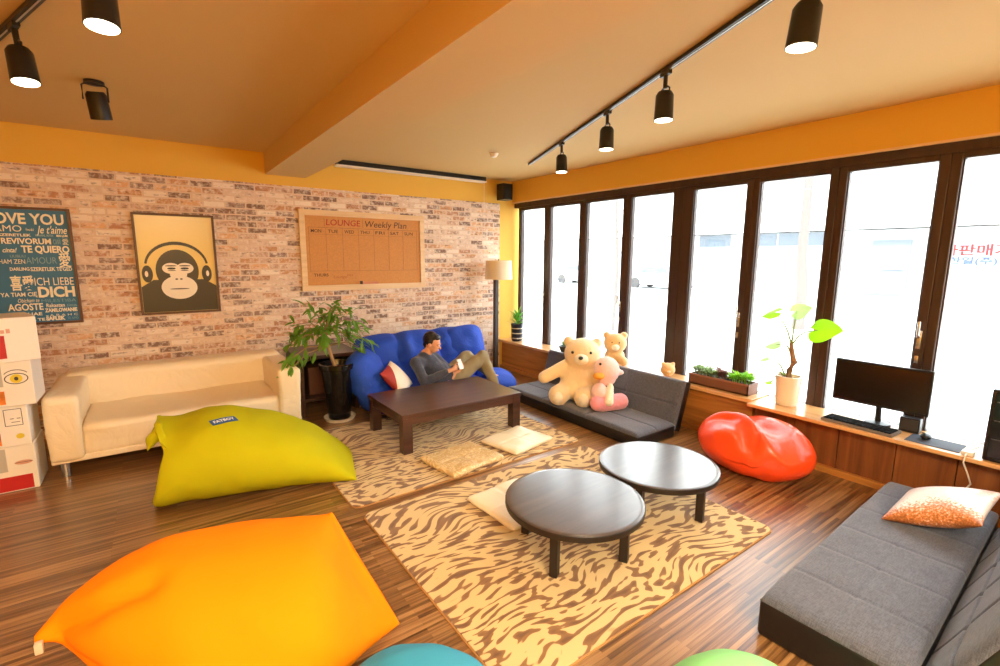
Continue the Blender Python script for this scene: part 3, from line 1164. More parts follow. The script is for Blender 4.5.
blob('hair', [('e', HP(0, .045, -.035), (.09, .088, .092), hr), ('e', HP(0, .085, .02), (.07, .032, .055), hr), ('e', HP(.07, .03, -.03), (.022, .05, .05), hr), ('e', HP(-.07, .03, -.03), (.022, .05, .05), hr), ('e', HP(0, -.01, -.07), (.07, .07, .035), hr)], HAIR, pp, .008, 3, lambda p: .006 * noise.noise(p * 45))
for s in (-1, 1):
    MB().ball(HP(s * .030, .002, .082), (.011, .0035, .006), 10, hr).build('eye', HAIR, pp, True)
    MB().ball(HP(s * .032, .026, .088), (.02, .0035, .004), 8, hr).build('eyebrow', HAIR, pp, True)
MB().ball(HP(0, -.058, .094), (.02, .004, .004), 8, hr).build('lips', mat('lips', rgb(186, 100, 84), .5), pp, True)
b = MB()
for an in (AN1, ):
    b.ball(an + Vector((.07, -.03, -.03)), (.12, .05, .045), 14, (0, R(15), R(-25)))
b.build('shoe', mat('shoe_dark', rgb(50, 46, 44), .6), pp, True)
Mph = frame_matrix(PH, (Vector((.97, .2, 0))), Vector((0, .45, .9)))
t = thing('phone', 'white phone held in both hands of the person', 'phone', tuple(PH))
MB().box(PH, (.062, .12, .009), frame_matrix((0, 0, 0), Vector((.97, .2, 0)), Vector((0, .45, .9))), .003).build('case', mat('phone_white', rgb(236, 234, 232), .3), t)
zn = Mph.to_3x3().col[2]
s_ = -1 if zn.dot(HD - PH) < 0 else 1
MB().box(PH + zn * s_ * .005, (.056, .10, .001), frame_matrix((0, 0, 0), Vector((.97, .2, 0)), Vector((0, .45, .9)))).build('screen', SCREEN, t)

# ------------------------------------------------------------------ beanbags
def bagnoise(a, f, s):
    return lambda p: a * noise.noise(p * f + Vector((s, s, s))) + a * .4 * noise.noise(p * f * 2.3 + Vector((s, 0, 1)))


LIME = mat('lime_cloth', rgb(186, 180, 14), .85, bump=(300, .15, .001), spec=.15)
t = thing('beanbag', 'lime green beanbag before the cream white sofa', 'beanbag', (.5, 3.95, 0))
G = [((-.13, 3.93, .41), (0, .012, 0), (0, 0, .012)), ((-.115, 3.95, .45), (.0, .045, 0), (-.02, 0, .03)), ((-.06, 4.0, .485), (.01, .10, 0), (-.03, 0, .045)), ((.02, 4.05, .46), (.02, .19, 0), (-.06, 0, .10)),
     ((-.03, 4.10, .36), (.02, .32, 0), (-.03, 0, .20)), ((-.02, 4.08, .265), (.05, .40, 0), (.09, 0, .27)), ((.20, 4.04, .285), (.08, .43, 0), (.05, 0, .295)), ((.46, 3.98, .27), (.10, .44, 0), (0, 0, .28)), ((.78, 3.90, .21), (.10, .42, 0), (0, 0, .225)), ((1.02, 3.82, .13), (.09, .36, 0), (0, 0, .15)), ((1.16, 3.76, .06), (.08, .33, 0), (0, 0, .06)), ((1.21, 3.74, .035), (.08, .32, 0), (0, 0, .012))]
gcov = loft('cover', G, LIME, t, steps=10, floor_z=.013, disp=bagnoise(.012, 5, 2), creases=[([(-.16, 3.88, .44), (-.06, 3.80, .42), (.02, 3.76, .36), (.06, 3.72, .28)], .045, .035), ([(-.14, 4.0, .52), (.0, 3.96, .55), (.12, 3.95, .56)], .015, .04)])
from mathutils.bvhtree import BVHTree
bt = BVHTree.FromPolygons([WM[gcov.name] @ v.co for v in gcov.data.vertices], [tuple(p.vertices) for p in gcov.data.polygons])
tc_, tn_, _, _ = bt.find_nearest(Vector((.34, 3.78, .76)))
tx_ = tn_.cross(Vector((0, 0, 1))).normalized() * -1
if tx_.x < 0:
    tx_ = -tx_
Mt = frame_matrix(tc_, tx_, Vector((0, 0, 1)) - tn_ * tn_.z)


def drape(b, off):
    for v in b.bm.verts:
        h = v.co.z
        p, n_, _, _ = bt.find_nearest(Mt @ Vector((v.co.x, v.co.y, 0)))
        v.co = p + n_ * (off + h)
    return b


tg = MB().box((0, 0, 0), (.17, .075, .003), None)
bmesh.ops.subdivide_edges(tg.bm, edges=tg.bm.edges[:], cuts=7, use_grid_fill=True)
tg = drape(tg, .003).build('label_tag', mat('tag_blue', rgb(40, 90, 150), .6), t)
drape(text_parts([('FATBOY', -.068, -.017, .047, .137, .0014, 0)], Matrix.Identity(4), .001), .005).build('tag_lettering', mat('tag_white', rgb(240, 240, 240), .6), tg)

ORG = mat('orange_cloth', rgb(250, 136, 2), .85, bump=(300, .15, .001), spec=.12)
t = thing('beanbag', 'large orange beanbag in the foreground, gathered at a cord toggle', 'beanbag', (.15, 2.1, 0))
O = [((-.48, 2.34, .27), (0, .015, 0), (0, 0, .015)), ((-.44, 2.33, .29), (.0, .05, 0), (0, 0, .035)), ((-.36, 2.30, .31), (0, .12, 0), (0, .02, .09)), ((-.22, 2.24, .29), (0, .26, 0), (0, .04, .19)), ((-.02, 2.16, .27), (0, .37, 0), (0, .06, .26)),
     ((.25, 2.09, .26), (0, .41, 0), (0, .08, .26)), ((.48, 2.06, .25), (.02, .34, -.02), (-.02, .12, .24)), ((.64, 2.09, .23), (.03, .17, -.02), (-.05, .18, .22)), ((.70, 2.10, .23), (.012, .04, 0), (-.085, .19, .22)), ((.715, 2.105, .23), (.004, .012, 0), (-.09, .19, .22))]
loft('cover', O, ORG, t, disp=bagnoise(.014, 4, 6), creases=[([(-.44, 2.27, .33), (-.3, 2.16, .42), (-.12, 2.1, .50)], .05, .05), ([(-.44, 2.25, .26), (-.3, 2.06, .22), (-.12, 1.93, .15)], .035, .05), ([(.1, 1.8, .38), (.28, 1.72, .25)], .012, .06)])
MB().span(-.478, -.452, 2.285, 2.31, .24, .285, .005).build('cord_toggle', mat('toggle', rgb(196, 186, 160), .35), t, True)

RED = mat('red_vinyl', rgb(246, 74, 22), .36, coat=.3, bump=(7, .35, .02))
t = thing('beanbag', 'shiny red orange beanbag beside the window bench', 'beanbag', (3.95, 1.88, 0))
b = MB()
bmesh.ops.create_icosphere(b.bm, subdivisions=6, radius=1)
for v in b.bm.verts:
    p = v.co.copy()
    ang = math.atan2(p.y, p.x)
    x, y, z = p.x * .36, p.y * .46, p.z * .25
    x *= 1 - .12 * p.z
    y *= 1 - .10 * p.z
    z += .225
    k = 0
    # seat hollow with a fold rim across it on the room side
    rim = -.17 + .07 * math.sin(y * 6.5 + .6)
    du, dv = (x - rim - .15) / .13, (y - .02) / .30
    k -= .105 * math.exp(-(du * du + dv ** 4))
    k += .045 * math.exp(-((x - rim) / .045) ** 2) * math.exp(-(y / .40) ** 4)
    k -= .03 * math.exp(-((x - rim + .10) / .05) ** 2) * math.exp(-((y + .05) / .26) ** 4)
    k += .022 * noise.noise(Vector((x * 6, y * 6, z * 6))) - .02 * math.exp(-((x - rim + .04 + .10 * abs(y)) / .02) ** 2) * math.exp(-((y - .12) / .12) ** 2) - .02 * math.exp(-((y + .16 - .5 * (x + .2)) / .025) ** 2) * math.exp(-((x + .22) / .10) ** 2)
    x -= .02 * noise.noise(Vector((x * 5 + 9, y * 6, z * 9)))
    z += k if p.z > -.2 else k * .3
    if z < .03:
        z = max(.003, .03 - (.03 - z) * .5)
    q = Matrix.Rotation(R(-8), 3, 'Z') @ Vector((x, y, 0))
    v.co = Vector((3.90 + q.x, 1.83 + q.y, z))
b.build('cover', RED, t, True, 180)

def simple_bag(label, c, r, h, m, s):
    t = thing('beanbag', label, 'beanbag', c)
    prof = [((c[0], c[1], .01), (r * .7, 0, 0), (0, r * .7, 0)), ((c[0], c[1], h * .12), (r * .98, 0, 0), (0, r * .98, 0)), ((c[0], c[1], h * .4), (r, 0, 0), (0, r, 0)), ((c[0], c[1], h * .75), (r * .78, 0, 0), (0, r * .78, 0)), ((c[0], c[1], h * .95), (r * .42, 0, 0), (0, r * .42, 0)), ((c[0], c[1], h), (r * .05, 0, 0), (0, r * .05, 0))]
    loft('cover', prof, m, t, power=1.0, disp=bagnoise(.015, 5, s), floor_z=.003)
    MB().cone((c[0], c[1], h - .02), (c[0], c[1], h + .006), .03, .02).build('cap', m, t, True)


simple_bag('sky blue beanbag at the bottom edge, beside the orange one', (.53, 1.20, 0), .36, .41, mat('sky_cloth', rgb(52, 150, 178), .8), 3)
simple_bag('pale mint green beanbag at the bottom edge near the grey futon', (1.42, .60, 0), .30, .41, mat('mint_cloth', rgb(140, 214, 130), .8), 8)

# ------------------------------------------------------------------ plush toys on the futon
def fuzz(p):
    return .004 * noise.noise(p * 55)


CREAM = mat('cream_plush', rgb(244, 218, 172), .95, sheen=.6, bump=(120, .6, .006))
CREAM2 = mat('light_plush', rgb(250, 234, 206), .95, sheen=.6, bump=(120, .6, .006))
NOSE = mat('plush_black', rgb(26, 20, 20), .3)
t = thing('teddy_bear', 'large cream teddy bear sitting on the futon', 'plush toy', (3.78, 3.78, .16))
bx, by = 3.77, 3.74
ff = Vector((-.72, -.69, 0)).normalized()     # facing the camera
fs = Vector((-.69, .72, 0)).normalized()      # viewer's left


def BP(f, s, z):
    return Vector((bx, by, 0)) + ff * f + fs * s + Vector((0, 0, z))


blob('body', [('e', BP(0, 0, .38), (.19, .19, .225)), ('e', BP(.03, 0, .30), (.20, .20, .16)), ('e', BP(.03, -.05, .67), (.195, .21, .175)), ('c', BP(0, 0, .5), BP(.02, -.02, .62), .13, .13),
              ('c', BP(.02, .13, .52), BP(.10, .36, .40), .075, .07), ('c', BP(.02, -.13, .50), BP(.14, -.25, .40), .075, .07),
              ('c', BP(.05, .13, .25), BP(.24, .19, .245), .10, .112), ('c', BP(.05, -.10, .25), BP(.27, -.08, .24), .10, .108),
              ('e', BP(.0, .11, .80), (.055, .06, .06)), ('e', BP(.0, -.20, .79), (.055, .06, .06))], CREAM, t, .014, 5, fuzz)
MB().ball(BP(.205, -.04, .645), (.075, .08, .062), 20).build('muzzle', CREAM2, t, True)
MB().ball(BP(.280, -.035, .672), (.026, .026, .02), 14).build('nose', NOSE, t, True)
for s in (.055, -.135):
    MB().ball(BP(.200, s, .715), .017, 12).build('eye', NOSE, t, True)
for s, f in ((.19, .345), (-.08, .37)):
    MB().ball(BP(f - .03, s, .24), (.055, .055, .07), 16).build('foot_pad', CREAM2, t, True)

PINK = mat('pink_plush', rgb(240, 150, 160), .95, sheen=.6, bump=(120, .6, .006))
PALEP = mat('pale_pink_plush', rgb(248, 206, 200), .95, sheen=.6, bump=(120, .6, .006))
t = thing('plush_toy', 'pink plush toy with an orange beak slumped beside the teddy bear', 'plush toy', (3.72, 3.4, .16))
bx, by = 3.77, 3.345
blob('body', [('e', BP(.05, .02, .27), (.11, .11, .12)), ('e', BP(.10, .05, .34), (.085, .085, .10))], PALEP, t, .011, 4, fuzz)
blob('legs', [('c', BP(.14, .03, .23), BP(.05, -.17, .24), .085, .085), ('e', BP(.17, .07, .24), (.075, .075, .08))], PINK, t, .011, 4, fuzz)
blob('head', [('e', BP(-.02, -.02, .55), (.135, .135, .145)), ('e', BP(-.03, -.16, .53), (.04, .04, .03)), ('e', BP(-.02, -.02, .46), (.10, .10, .08))], PALEP, t, .011, 4, fuzz)
MB().ball(BP(.14, .06, .52), (.07, .06, .035), 16, (0, 0, R(43))).build('beak', mat('beak_orange', rgb(240, 160, 50), .8, bump=(120, .4, .004)), t, True)
MB().ball(BP(.11, .05, .64), .014, 10).build('eye', NOSE, t, True)
blob('arm', [('c', BP(.08, -.06, .40), BP(.20, -.05, .27), .035, .045)], CREAM2, t, .009, 4, fuzz)

TANP = mat('tan_plush', rgb(236, 192, 132), .95, sheen=.6, bump=(120, .6, .006))
t = thing('teddy_bear', 'small tan teddy bear peeking over the futon back behind the cream bear', 'plush toy', (4.40, 3.95, .46))
bx, by = 4.40, 3.76
blob('body', [('e', BP(0, 0, .56), (.12, .12, .10)), ('e', BP(.02, 0, .72), (.135, .135, .12)), ('e', BP(0, .10, .81), (.042, .042, .045)), ('e', BP(0, -.10, .81), (.042, .042, .045)), ('c', BP(.06, .06, .55), BP(.12, .10, .52), .05, .05), ('c', BP(.06, -.06, .55), BP(.12, -.10, .52), .05, .05)], TANP, t, .011, 4, fuzz)
MB().ball(BP(.145, 0, .69), (.045, .045, .038), 14).build('muzzle', CREAM2, t, True)
for s in (.04, -.04):
    MB().ball(BP(.137, s, .745), .010, 8).build('eye', NOSE, t, True)
t = thing('plush_ball', 'tiny tan plush head on the sill behind the futon back', 'plush toy', (4.42, 3.02, .46))
bx, by = 4.40, 3.02
blob('body', [('e', BP(0, 0, .54), (.075, .075, .072)), ('e', BP(0, .05, .60), (.022, .022, .025)), ('e', BP(0, -.05, .60), (.022, .022, .025))], TANP, t, .009, 4, fuzz)
MB().ball(BP(.07, 0, .53), (.02, .02, .015), 10).build('muzzle', CREAM2, t, True)

# ------------------------------------------------------------------ floor lamp
t = thing('floor_lamp', 'floor lamp with cream drum shade in the corner', 'lamp', (4.08, 5.72, 0))
lx, ly = 4.08, 5.70
MB().span(lx - .13, lx + .13, ly - .13, ly + .13, 0, .03, .005).build('base', DARKWOOD, t)
MB().span(lx - .075, lx - .02, ly - .03, ly + .03, .03, 1.42, .003).build('pole', mat('lamp_post', rgb(56, 46, 42), .5), t)
sh = mat('lamp_shade', rgb(238, 220, 186), .8)
sh.node_tree.nodes['Principled BSDF'].inputs['Transmission Weight'].default_value = .0
MB().lathe([(.20, 1.40), (.185, 1.67), (.182, 1.67), (.197, 1.40)], (lx, ly, 0), 40, close=False).build('shade', sh, t, True)
b = MB()
b.tube([(lx - .18, ly, 1.63), (lx + .18, ly, 1.63)], .004)
b.tube([(lx, ly - .18, 1.63), (lx, ly + .18, 1.63)], .004)
b.cone((lx, ly, 1.40), (lx, ly, 1.69), .008, .008)
b.cone((lx - .047, ly, 1.41), (lx, ly, 1.43), .01, .01)
b.build('shade_holder', BLACK, t)
MB().ball((lx, ly, 1.55), .035, 14).build('bulb', mat('bulb_glass', rgb(250, 245, 230), .3), t, True)

# ------------------------------------------------------------------ plants on the sill
t = thing('potted_succulent', 'spiky green plant in a dark banded pot at the sill end', 'potted plant', (4.42, 5.72, .46))
cx, cy = 4.43, 5.70
MB().lathe([(.02, .461), (.075, .461), (.085, .50), (.09, .69), (.095, .70), (.095, .725), (.08, .725), (.075, .70), (.02, .69)], (cx, cy, 0), 32).build('pot', mat('navy_glaze', rgb(40, 44, 60), .3), t, True)
for z in (.50, .575, .65):
    MB().lathe([(.0885, z), (.0925, z + .003), (.0925, z + .012), (.0885, z + .015)], (cx, cy, 0), 32, close=False).build('band', mat('band_cream', rgb(190, 180, 160), .5), t, True)
b = MB()
random.seed(5)
for k in range(34):
    a = k * 2.4
    e = .25 + .02 * k
    b.leaf((cx, cy, .70 + .004 * k), (math.cos(a), math.sin(a), e + .2), (-.2 * math.cos(a), -.2 * math.sin(a), 1), random.uniform(.13, .21), .035, -.1 + random.uniform(0, .3), 5)
b.build('leaves', leafmat('succulent_green', rgb(90, 150, 60), .4, .3), t, True, 80)

t = thing('potted_succulent', 'small dark bowl with a pale grey green succulent on the sill', 'potted plant', (4.44, 4.72, .46))
cx, cy = 4.44, 4.66
MB().lathe([(.02, .461), (.05, .461), (.085, .54), (.078, .54), (.04, .50)], (cx, cy, 0), 28).build('pot', mat('slate_glaze', rgb(60, 72, 78), .4), t, True)
b = MB()
for k in range(26):
    a = k * 2.4
    b.leaf((cx, cy, .54), (math.cos(a), math.sin(a), .3 + .05 * k), (0, 0, 1), .075 + .001 * k, .028, .1, 4)
for k in range(3):
    b.leaf((cx + .02, cy - .05, .54), (.1 * k - .1, -.3 + .15 * k, 1), (-1, 0, .2), .2, .02, .15, 5)
b.build('leaves', leafmat('pale_succulent', rgb(150, 176, 150), .5, .4), t, True, 80)

t = thing('planter_box', 'long brown planter box of succulents on the window bench', 'planter', (4.45, 2.50, .46))
b = MB()
x0, x1, y0, y1, z0, z1 = 4.37, 4.55, 2.14, 2.75, .461, .565
b.span(x0, x1, y0, y1, z0, z0 + .012)
b.span(x0, x0 + .014, y0, y1, z0, z1)
b.span(x1 - .014, x1, y0, y1, z0, z1)
b.span(x0, x1, y0, y0 + .014, z0, z1)
b.span(x0, x1, y1 - .014, y1, z0, z1)
b.build('trough', mat('planter_brown', rgb(120, 78, 58), .5), t)
MB().span(x0 - .008, x0 + .006, y0 - .008, y1 + .008, z1 - .012, z1 + .003).build('rim', mat('planter_rim', rgb(150, 104, 82), .5), t)
MB().span(x0 + .014, x1 - .014, y0 + .014, y1 - .014, z0 + .012, z1 - .015).build('soil', MATS['soil'], t)
random.seed(11)
cls = [(2.76, leafmat('sage', rgb(150, 172, 128), .6, .4),   .11, .08), (2.66, MATS['sage'], .12, .09), (2.55, leafmat('plum', rgb(140, 98, 96), .5, .4), .12, .07), (2.47, MATS['plum'], .14, .08), (2.38, leafmat('bright_leaf', rgb(140, 190, 60), .5, .5), .12, .10), (2.30, MATS['bright_leaf'], .11, .10), (2.60, MATS['sage'], .09, .06)]
for y, m_, h, rr_ in cls:
    y -= .08
    b = MB()
    for q in range(5):
        ox, oy = random.uniform(-.045, .045), random.uniform(-.045, .045)
        hh = random.uniform(.3, 1) * h
        b.tube([(4.46 + ox, y + oy, z1 - .03), (4.46 + ox * 1.2, y + oy * 1.2, z1 + hh * .6)], .004, 5)
        for k in range(13):
            a = k * 2.4 + q
            b.leaf((4.46 + ox * 1.2, y + oy * 1.2, z1 + hh * (.2 + .03 * k)), (math.cos(a), math.sin(a), .25 + .05 * k), (0, 0, 1), rr_ * .8, .022, .1, 4)
    b.build('succulent', m_, t, True, 80)

t = thing('potted_alocasia', 'elephant ear plant with big leaves in a white pot', 'potted plant', (4.45, 1.85, .45))
cx, cy = 4.45, 1.84
MB().lathe([(.02, .452), (.08, .452), (.086, .47), (.102, .695), (.102, .71), (.09, .71), (.088, .68), (.02, .68)], (cx, cy, 0), 40).build('pot', mat('white_pot', rgb(240, 226, 206), .35), t, True)
MB().lathe([(.01, .683), (.077, .683)], (cx, cy, 0), 24).build('soil', MATS['soil'], t)
MB().tube([(cx, cy, .67), (cx - .005, cy - .0, .76), (cx + .01, cy - .025, .83), (cx, cy - .01, .90), (cx, cy + .01, 1.0)], [.028, .026, .03, .02, .014], 12).build('trunk', mat('alocasia_trunk', rgb(150, 116, 84), .8, bump=(40, .6, .01)), t, True)
AL = leafmat('alocasia_leaf', rgb(130, 190, 26), .35, .6)
AL2 = leafmat('alocasia_leaf_pale', rgb(160, 196, 140), .3, .45)


def big_leaf(tip_c, d, nrm, L, W, m_, stem_from):
    d, nrm = Vector(d).normalized(), Vector(nrm).normalized()
    side = d.cross(nrm).normalized()
    nrm = side.cross(d)
    b = MB()
    c = Vector(tip_c)
    n_ = 10
    for sgn in (-1, 1):
        prev = None
        for i in range(n_ + 1):
            tt = i / n_
            x = -.30 + 1.0 * tt
            wv = (math.sin(math.pi * min(1, max(0, (tt * .97 + .03))) ** .62)) ** .75
            inner = c + d * L * max(x, 0 if x < 0 else x) - nrm * .18 * L * max(x, 0) ** 2 if x >= 0 else c + d * L * x + side * sgn * W * .05 * (-x * 6)
            row = [inner]
            for q in (.5, 1.0):
                base = c + d * L * x
                row.append(base + side * sgn * W * .5 * wv * q - nrm * (.18 * L * max(x, 0) ** 2 + .05 * W * q * q - .02 * math.sin(tt * 9) * W * q))
            vv = [b.bm.verts.new(p) for p in row]
            if prev:
                for k in range(2):
                    try:
                        b.bm.faces.new((prev[k], prev[k + 1], vv[k + 1], vv[k]))
                    except ValueError:
                        pass
            prev = vv
    o = b.build('leaf', m_, t, True, 90)
    s0 = Vector(stem_from)
    mid = (s0 + c) / 2 + Vector((0, 0, .05))
    MB().tube([s0, (s0 + mid) / 2 + Vector((0, 0, .02)), mid, c - nrm * .003], [.008, .007, .006, .004], 8).build('stalk', mat('stalk_green', rgb(130, 160, 70), .5), o, True)


TP = (cx, cy + .005, .98)
big_leaf((4.42, 1.64, 1.14), (-.15, -.95, .18), (-.75, .1, .55), .255, .23, AL, TP)
big_leaf((4.44, 2.00, 1.25), (-.1, .9, -.25), (-.5, .25, .75), .17, .17, AL, TP)
big_leaf((4.52, 1.86, 1.27), (.15, -.5, .25), (-.8, .1, .5), .17, .17, AL2, TP)
big_leaf((4.42, 1.96, .97), (-.1, .9, -.2), (-.5, .1, .8), .14, .13, AL2, (cx, cy, .90))
big_leaf((4.46, 2.04, .83), (-.1, .9, -.35), (-.4, .2, .8), .11, .10, AL2, (cx, cy + .03, .70))
big_leaf((4.52, 2.02, .60), (-.1, .6, -.1), (-.4, .2, .8), .08, .07, AL, (cx + .02, cy + .05, .70))

# ------------------------------------------------------------------ computer
t = thing('monitor', 'black flat monitor standing on the window counter', 'monitor', (4.47, 1.18, .45))
MB().span(4.425, 4.46, .885, 1.49, .60, .935, .005).build('case', BLACKP, t)
MB().span(4.421, 4.426, .9, 1.475, .62, .92).build('screen', SCREEN, t)
MB().cone((4.50, 1.19, .46), (4.47, 1.19, .70), .02, .018).build('stand_neck', BLACKP, t, True)
MB().lathe([(.01, .451), (.085, .451), (.08, .462), (.02, .475)], (4.50, 1.19, 0), 28).build('stand_base', BLACKP, t, True)
t = thing('keyboard', 'black keyboard with pale rim in front of the monitor', 'keyboard', (4.315, 1.25, .45), R(-3))
W_ = WM[t.name]
MB().box(W_ @ Vector((0, 0, .011)), (.175, .47, .022), Matrix.Rotation(R(-3), 4, 'Z'), .005).build('case', mat('keyboard_rim', rgb(120, 112, 106), .8, spec=.1), t)
b = MB()
for r_ in range(5):
    for c_ in range(20):
        b.box(W_ @ Vector((-.064 + r_ * .030, -.21 + c_ * .0222, .025)), (.025, .018, .011), Matrix.Rotation(R(-3), 4, 'Z'))
b.build('keys', mat('key_black', rgb(16, 15, 16), .9, spec=.1), t)
t = thing('mouse_pad', 'dark grey mouse pad on the counter edge', 'mouse pad', (4.36, .83, .45))
MB().span(4.25, 4.46, .67, .96, .4505, .4545, .001).build('surface', mat('pad_grey', rgb(66, 72, 86), .7), t)
t = thing('computer_mouse', 'black computer mouse on the grey pad', 'mouse', (4.36, .88, .455))
b = MB()
b.ball((4.37, .87, .477), (.045, .032, .022), 18)
b.build('shell', BLACKP, t, True)
MB().tube([(4.41, .87, .475), (4.46, .86, .46), (4.52, .90, .455), (4.56, .98, .455)], .0025, 6).build('cable', BLACKP, t)
t = thing('external_drive', 'small black box under the right end of the monitor', 'box', (4.42, .98, .45))
MB().span(4.46, 4.53, .93, 1.05, .4505, .56, .005).build('case', BLACKP, t)
MB().span(4.455, 4.46, .94, 1.04, .47, .55).build('front_plate', mat('drive_front', rgb(60, 58, 60), .3), t)
t = thing('computer_tower', 'black computer tower on the counter at the right edge', 'computer', (4.42, .44, .45))
MB().span(4.225, 4.59, .36, .56, .452, .92, .01).build('case', mat('tower_black', rgb(24, 20, 22), .25, bump=(9, .5, .03)), t)
MB().span(4.217, 4.226, .38, .54, .48, .90, .004).build('front_panel', SCREEN, t)
for z in (.60, .72, .84):
    MB().span(4.213, 4.219, .39, .53, z, z + .004).build('drive_slot', mat('slot_grey', rgb(80, 74, 74), .3), t)
t = thing('power_strip', 'white power adapter with a dangling cable on the counter edge', 'adapter', (4.28, .66, .45))
MB().span(4.235, 4.30, .60, .66, .4505, .475, .004).build('block', mat('adapter_white', rgb(232, 224, 212), .4), t)
MB().tube([(4.25, .63, .465), (4.19, .63, .46), (4.17, .63, .42), (4.18, .60, .34), (4.20, .585, .28), (4.22, .62, .20), (4.26, .68, .12), (4.29, .72, .02)], .005, 8).build('cable', MATS['adapter_white'], t, True)
MB().tube([(4.30, .63, .47), (4.40, .60, .48), (4.48, .66, .46), (4.55, .60, .46)], .003, 6).build('lead', MATS['adapter_white'], t)

# patterned cushion on the near futon
PAT = mat('orange_print', rgb(230, 160, 100), .45, coat=.2)
_t = NT(PAT)
_v = _t.coord()
_sp = _t.n('ShaderNodeSeparateXYZ')
_g = _t.n('ShaderNodeTexCoord')
_t.l(_g.outputs['Generated'], _sp.inputs[0])
_n = _t.noise(_v, 90, 3, .6)
_n2 = _t.noise(_v, 5, 2, .5)
_k = _t.math('ADD', _t.math('MULTIPLY', _sp.outputs[0], .62), _t.math('ADD', _t.math('MULTIPLY', _n.outputs[0], .45), _t.math('MULTIPLY', _n2.outputs[0], .35)))
_t.l(_t.ramp(_k, [(.40, rgb(150, 84, 38)), (.50, rgb(214, 130, 66)), (.58, rgb(244, 226, 212)), (.8, rgb(240, 222, 212)), (.95, rgb(206, 160, 140))]), PAT.node_tree.nodes['Principled BSDF'].inputs['Base Color'])
o = puff('throw_cushion', (.50, .44, .17), PAT, frame_matrix((3.58, .60, .315), (.99, .0, .06), (-.08, .93, -.36)), None, (30, 26), pinch=.09, power=2.2)
tag(o, 'orange and cream patterned cushion lying on the near corner futon', 'cushion')

# ------------------------------------------------------------------ boxes in the left corner
CARD = mat('white_carton', rgb(240, 234, 224), .55)
GREYP = mat('grey_print', rgb(188, 182, 172), .6)
REDP = mat('red_print', rgb(190, 26, 30), .5)
ORP = mat('amber_print', rgb(214, 120, 40), .5, vary=(14, .4))
INK = mat('ink', rgb(70, 60, 56), .6)
YEL = mat('yellow_print', rgb(224, 200, 50), .5)
LIPP = mat('lip_print', rgb(214, 160, 140), .5)
groupb = 'white product cartons stacked at the left'


def ring_outline(b, cx_, cz_, rx_, rz_, y_, wd, n=28, a0=0, a1=360):
    for k in range(n):
        aa, ab = R(a0 + (a1 - a0) * k / n), R(a0 + (a1 - a0) * (k + 1) / n)
        p = [(cx_ + rx_ * math.cos(aa), y_, cz_ + rz_ * math.sin(aa)), (cx_ + rx_ * math.cos(ab), y_, cz_ + rz_ * math.sin(ab)),
             (cx_ + (rx_ - wd) * math.cos(ab), y_, cz_ + (rz_ - wd) * math.sin(ab)), (cx_ + (rx_ - wd) * math.cos(aa), y_, cz_ + (rz_ - wd) * math.sin(aa))]
        b.poly(p)


def disc(b, cx_, cz_, rx_, rz_, y_, n=24):
    b.poly([(cx_ + rx_ * math.cos(2 * math.pi * k / n), y_, cz_ + rz_ * math.sin(2 * math.pi * k / n)) for k in range(n)])


def carton(label, x1, y0, z0, z1, dx, dy, kind, rz=0):
    t = thing('carton', label, 'box', (x1 - dx / 2, y0 + dy / 2, z0), 0, groupb)
    x0 = x1 - dx
    MB().span(x0, x1, y0, y0 + dy, z0 + .001, z1, .006).build('carton_body', CARD, t)
    y_ = y0 - .0015
    h = z1 - z0
    if kind == 'top':
        MB().span(x0 + .02, x1 - .17, y_, y0, z0 + .03, z0 + .19).build('red_band', REDP, t)
        b = MB()
        for q in range(5):
            b.span(x1 - .27 + q * .028, x1 - .25 + q * .028, y_, y0, z0 + h * .66, z0 + h * .66 + .03 - .006 * (q % 2))
        b.build('faded_print', LIPP, t)
    else:
        MB().span(x0 + .02, x1 - .155, y_, y0, z0 + h * .46, z1 - .015).build('grey_panel', GREYP, t)
    if kind == 'eye':
        MB().span(x0 + .02, x1 - .155, y_, y0, z0 + .02, z0 + h * .36).build('amber_panel', ORP, t)
        b = MB()
        ring_outline(b, x1 - .085, z0 + h * .62, .062, .040, y_, .006)
        ring_outline(b, x1 - .085, z0 + h * .66, .07, .052, y_, .005, 16, 30, 150)
        disc(b, x1 - .085, z0 + h * .62, .011, .014, y_ - .002)
        b.build('eye_outline', INK, t)
        b = MB()
        disc(b, x1 - .085, z0 + h * .62, .032, .032, y_ - .001)
        b.build('iris', YEL, t)
    if kind == 'sketch':
        MB().span(x0 + .02, x1 - .155, y_, y0, z0 + .02, z0 + h * .36).build('amber_panel', ORP, t)
        b = MB()
        a0, a1, c0, c1 = x1 - .125, x1 - .03, z0 + h * .50, z0 + h * .90
        for q in ((a0, a1, c0, c0 + .004), (a0, a1, c1 - .004, c1), (a0, a0 + .004, c0, c1), (a1 - .004, a1, c0, c1), (a0 + .03, a0 + .05, c0 + .05, c0 + .055), (a0 + .065, a0 + .085, c0 + .05, c0 + .055), (a0 + .035, a0 + .08, c0 + .025, c0 + .029)):
            b.poly([(q[0], y_, q[2]), (q[1], y_, q[2]), (q[1], y_, q[3]), (q[0], y_, q[3])])
        b.build('sketch_print', INK, t)
        b = MB()
        disc(b, x1 - .055, z0 + h * .24, .022, .02, y_)
        b.build('yellow_dot', YEL, t)
    if kind == 'lips':
        MB().span(x0 + .02, x1 - .03, y_, y0, z0 + .01, z0 + h * .34).build('red_band', REDP, t)
        b = MB()
        disc(b, x1 - .068, z0 + h * .62, .048, .016, y_)
        b.build('lip_shape', LIPP, t)
        b = MB()
        b.poly([(x1 - .116, y_ - .001, z0 + h * .62), (x1 - .02, y_ - .001, z0 + h * .62), (x1 - .02, y_ - .001, z0 + h * .62 + .003), (x1 - .116, y_ - .001, z0 + h * .62 + .003)])
        b.build('lip_line', INK, t)
    return t


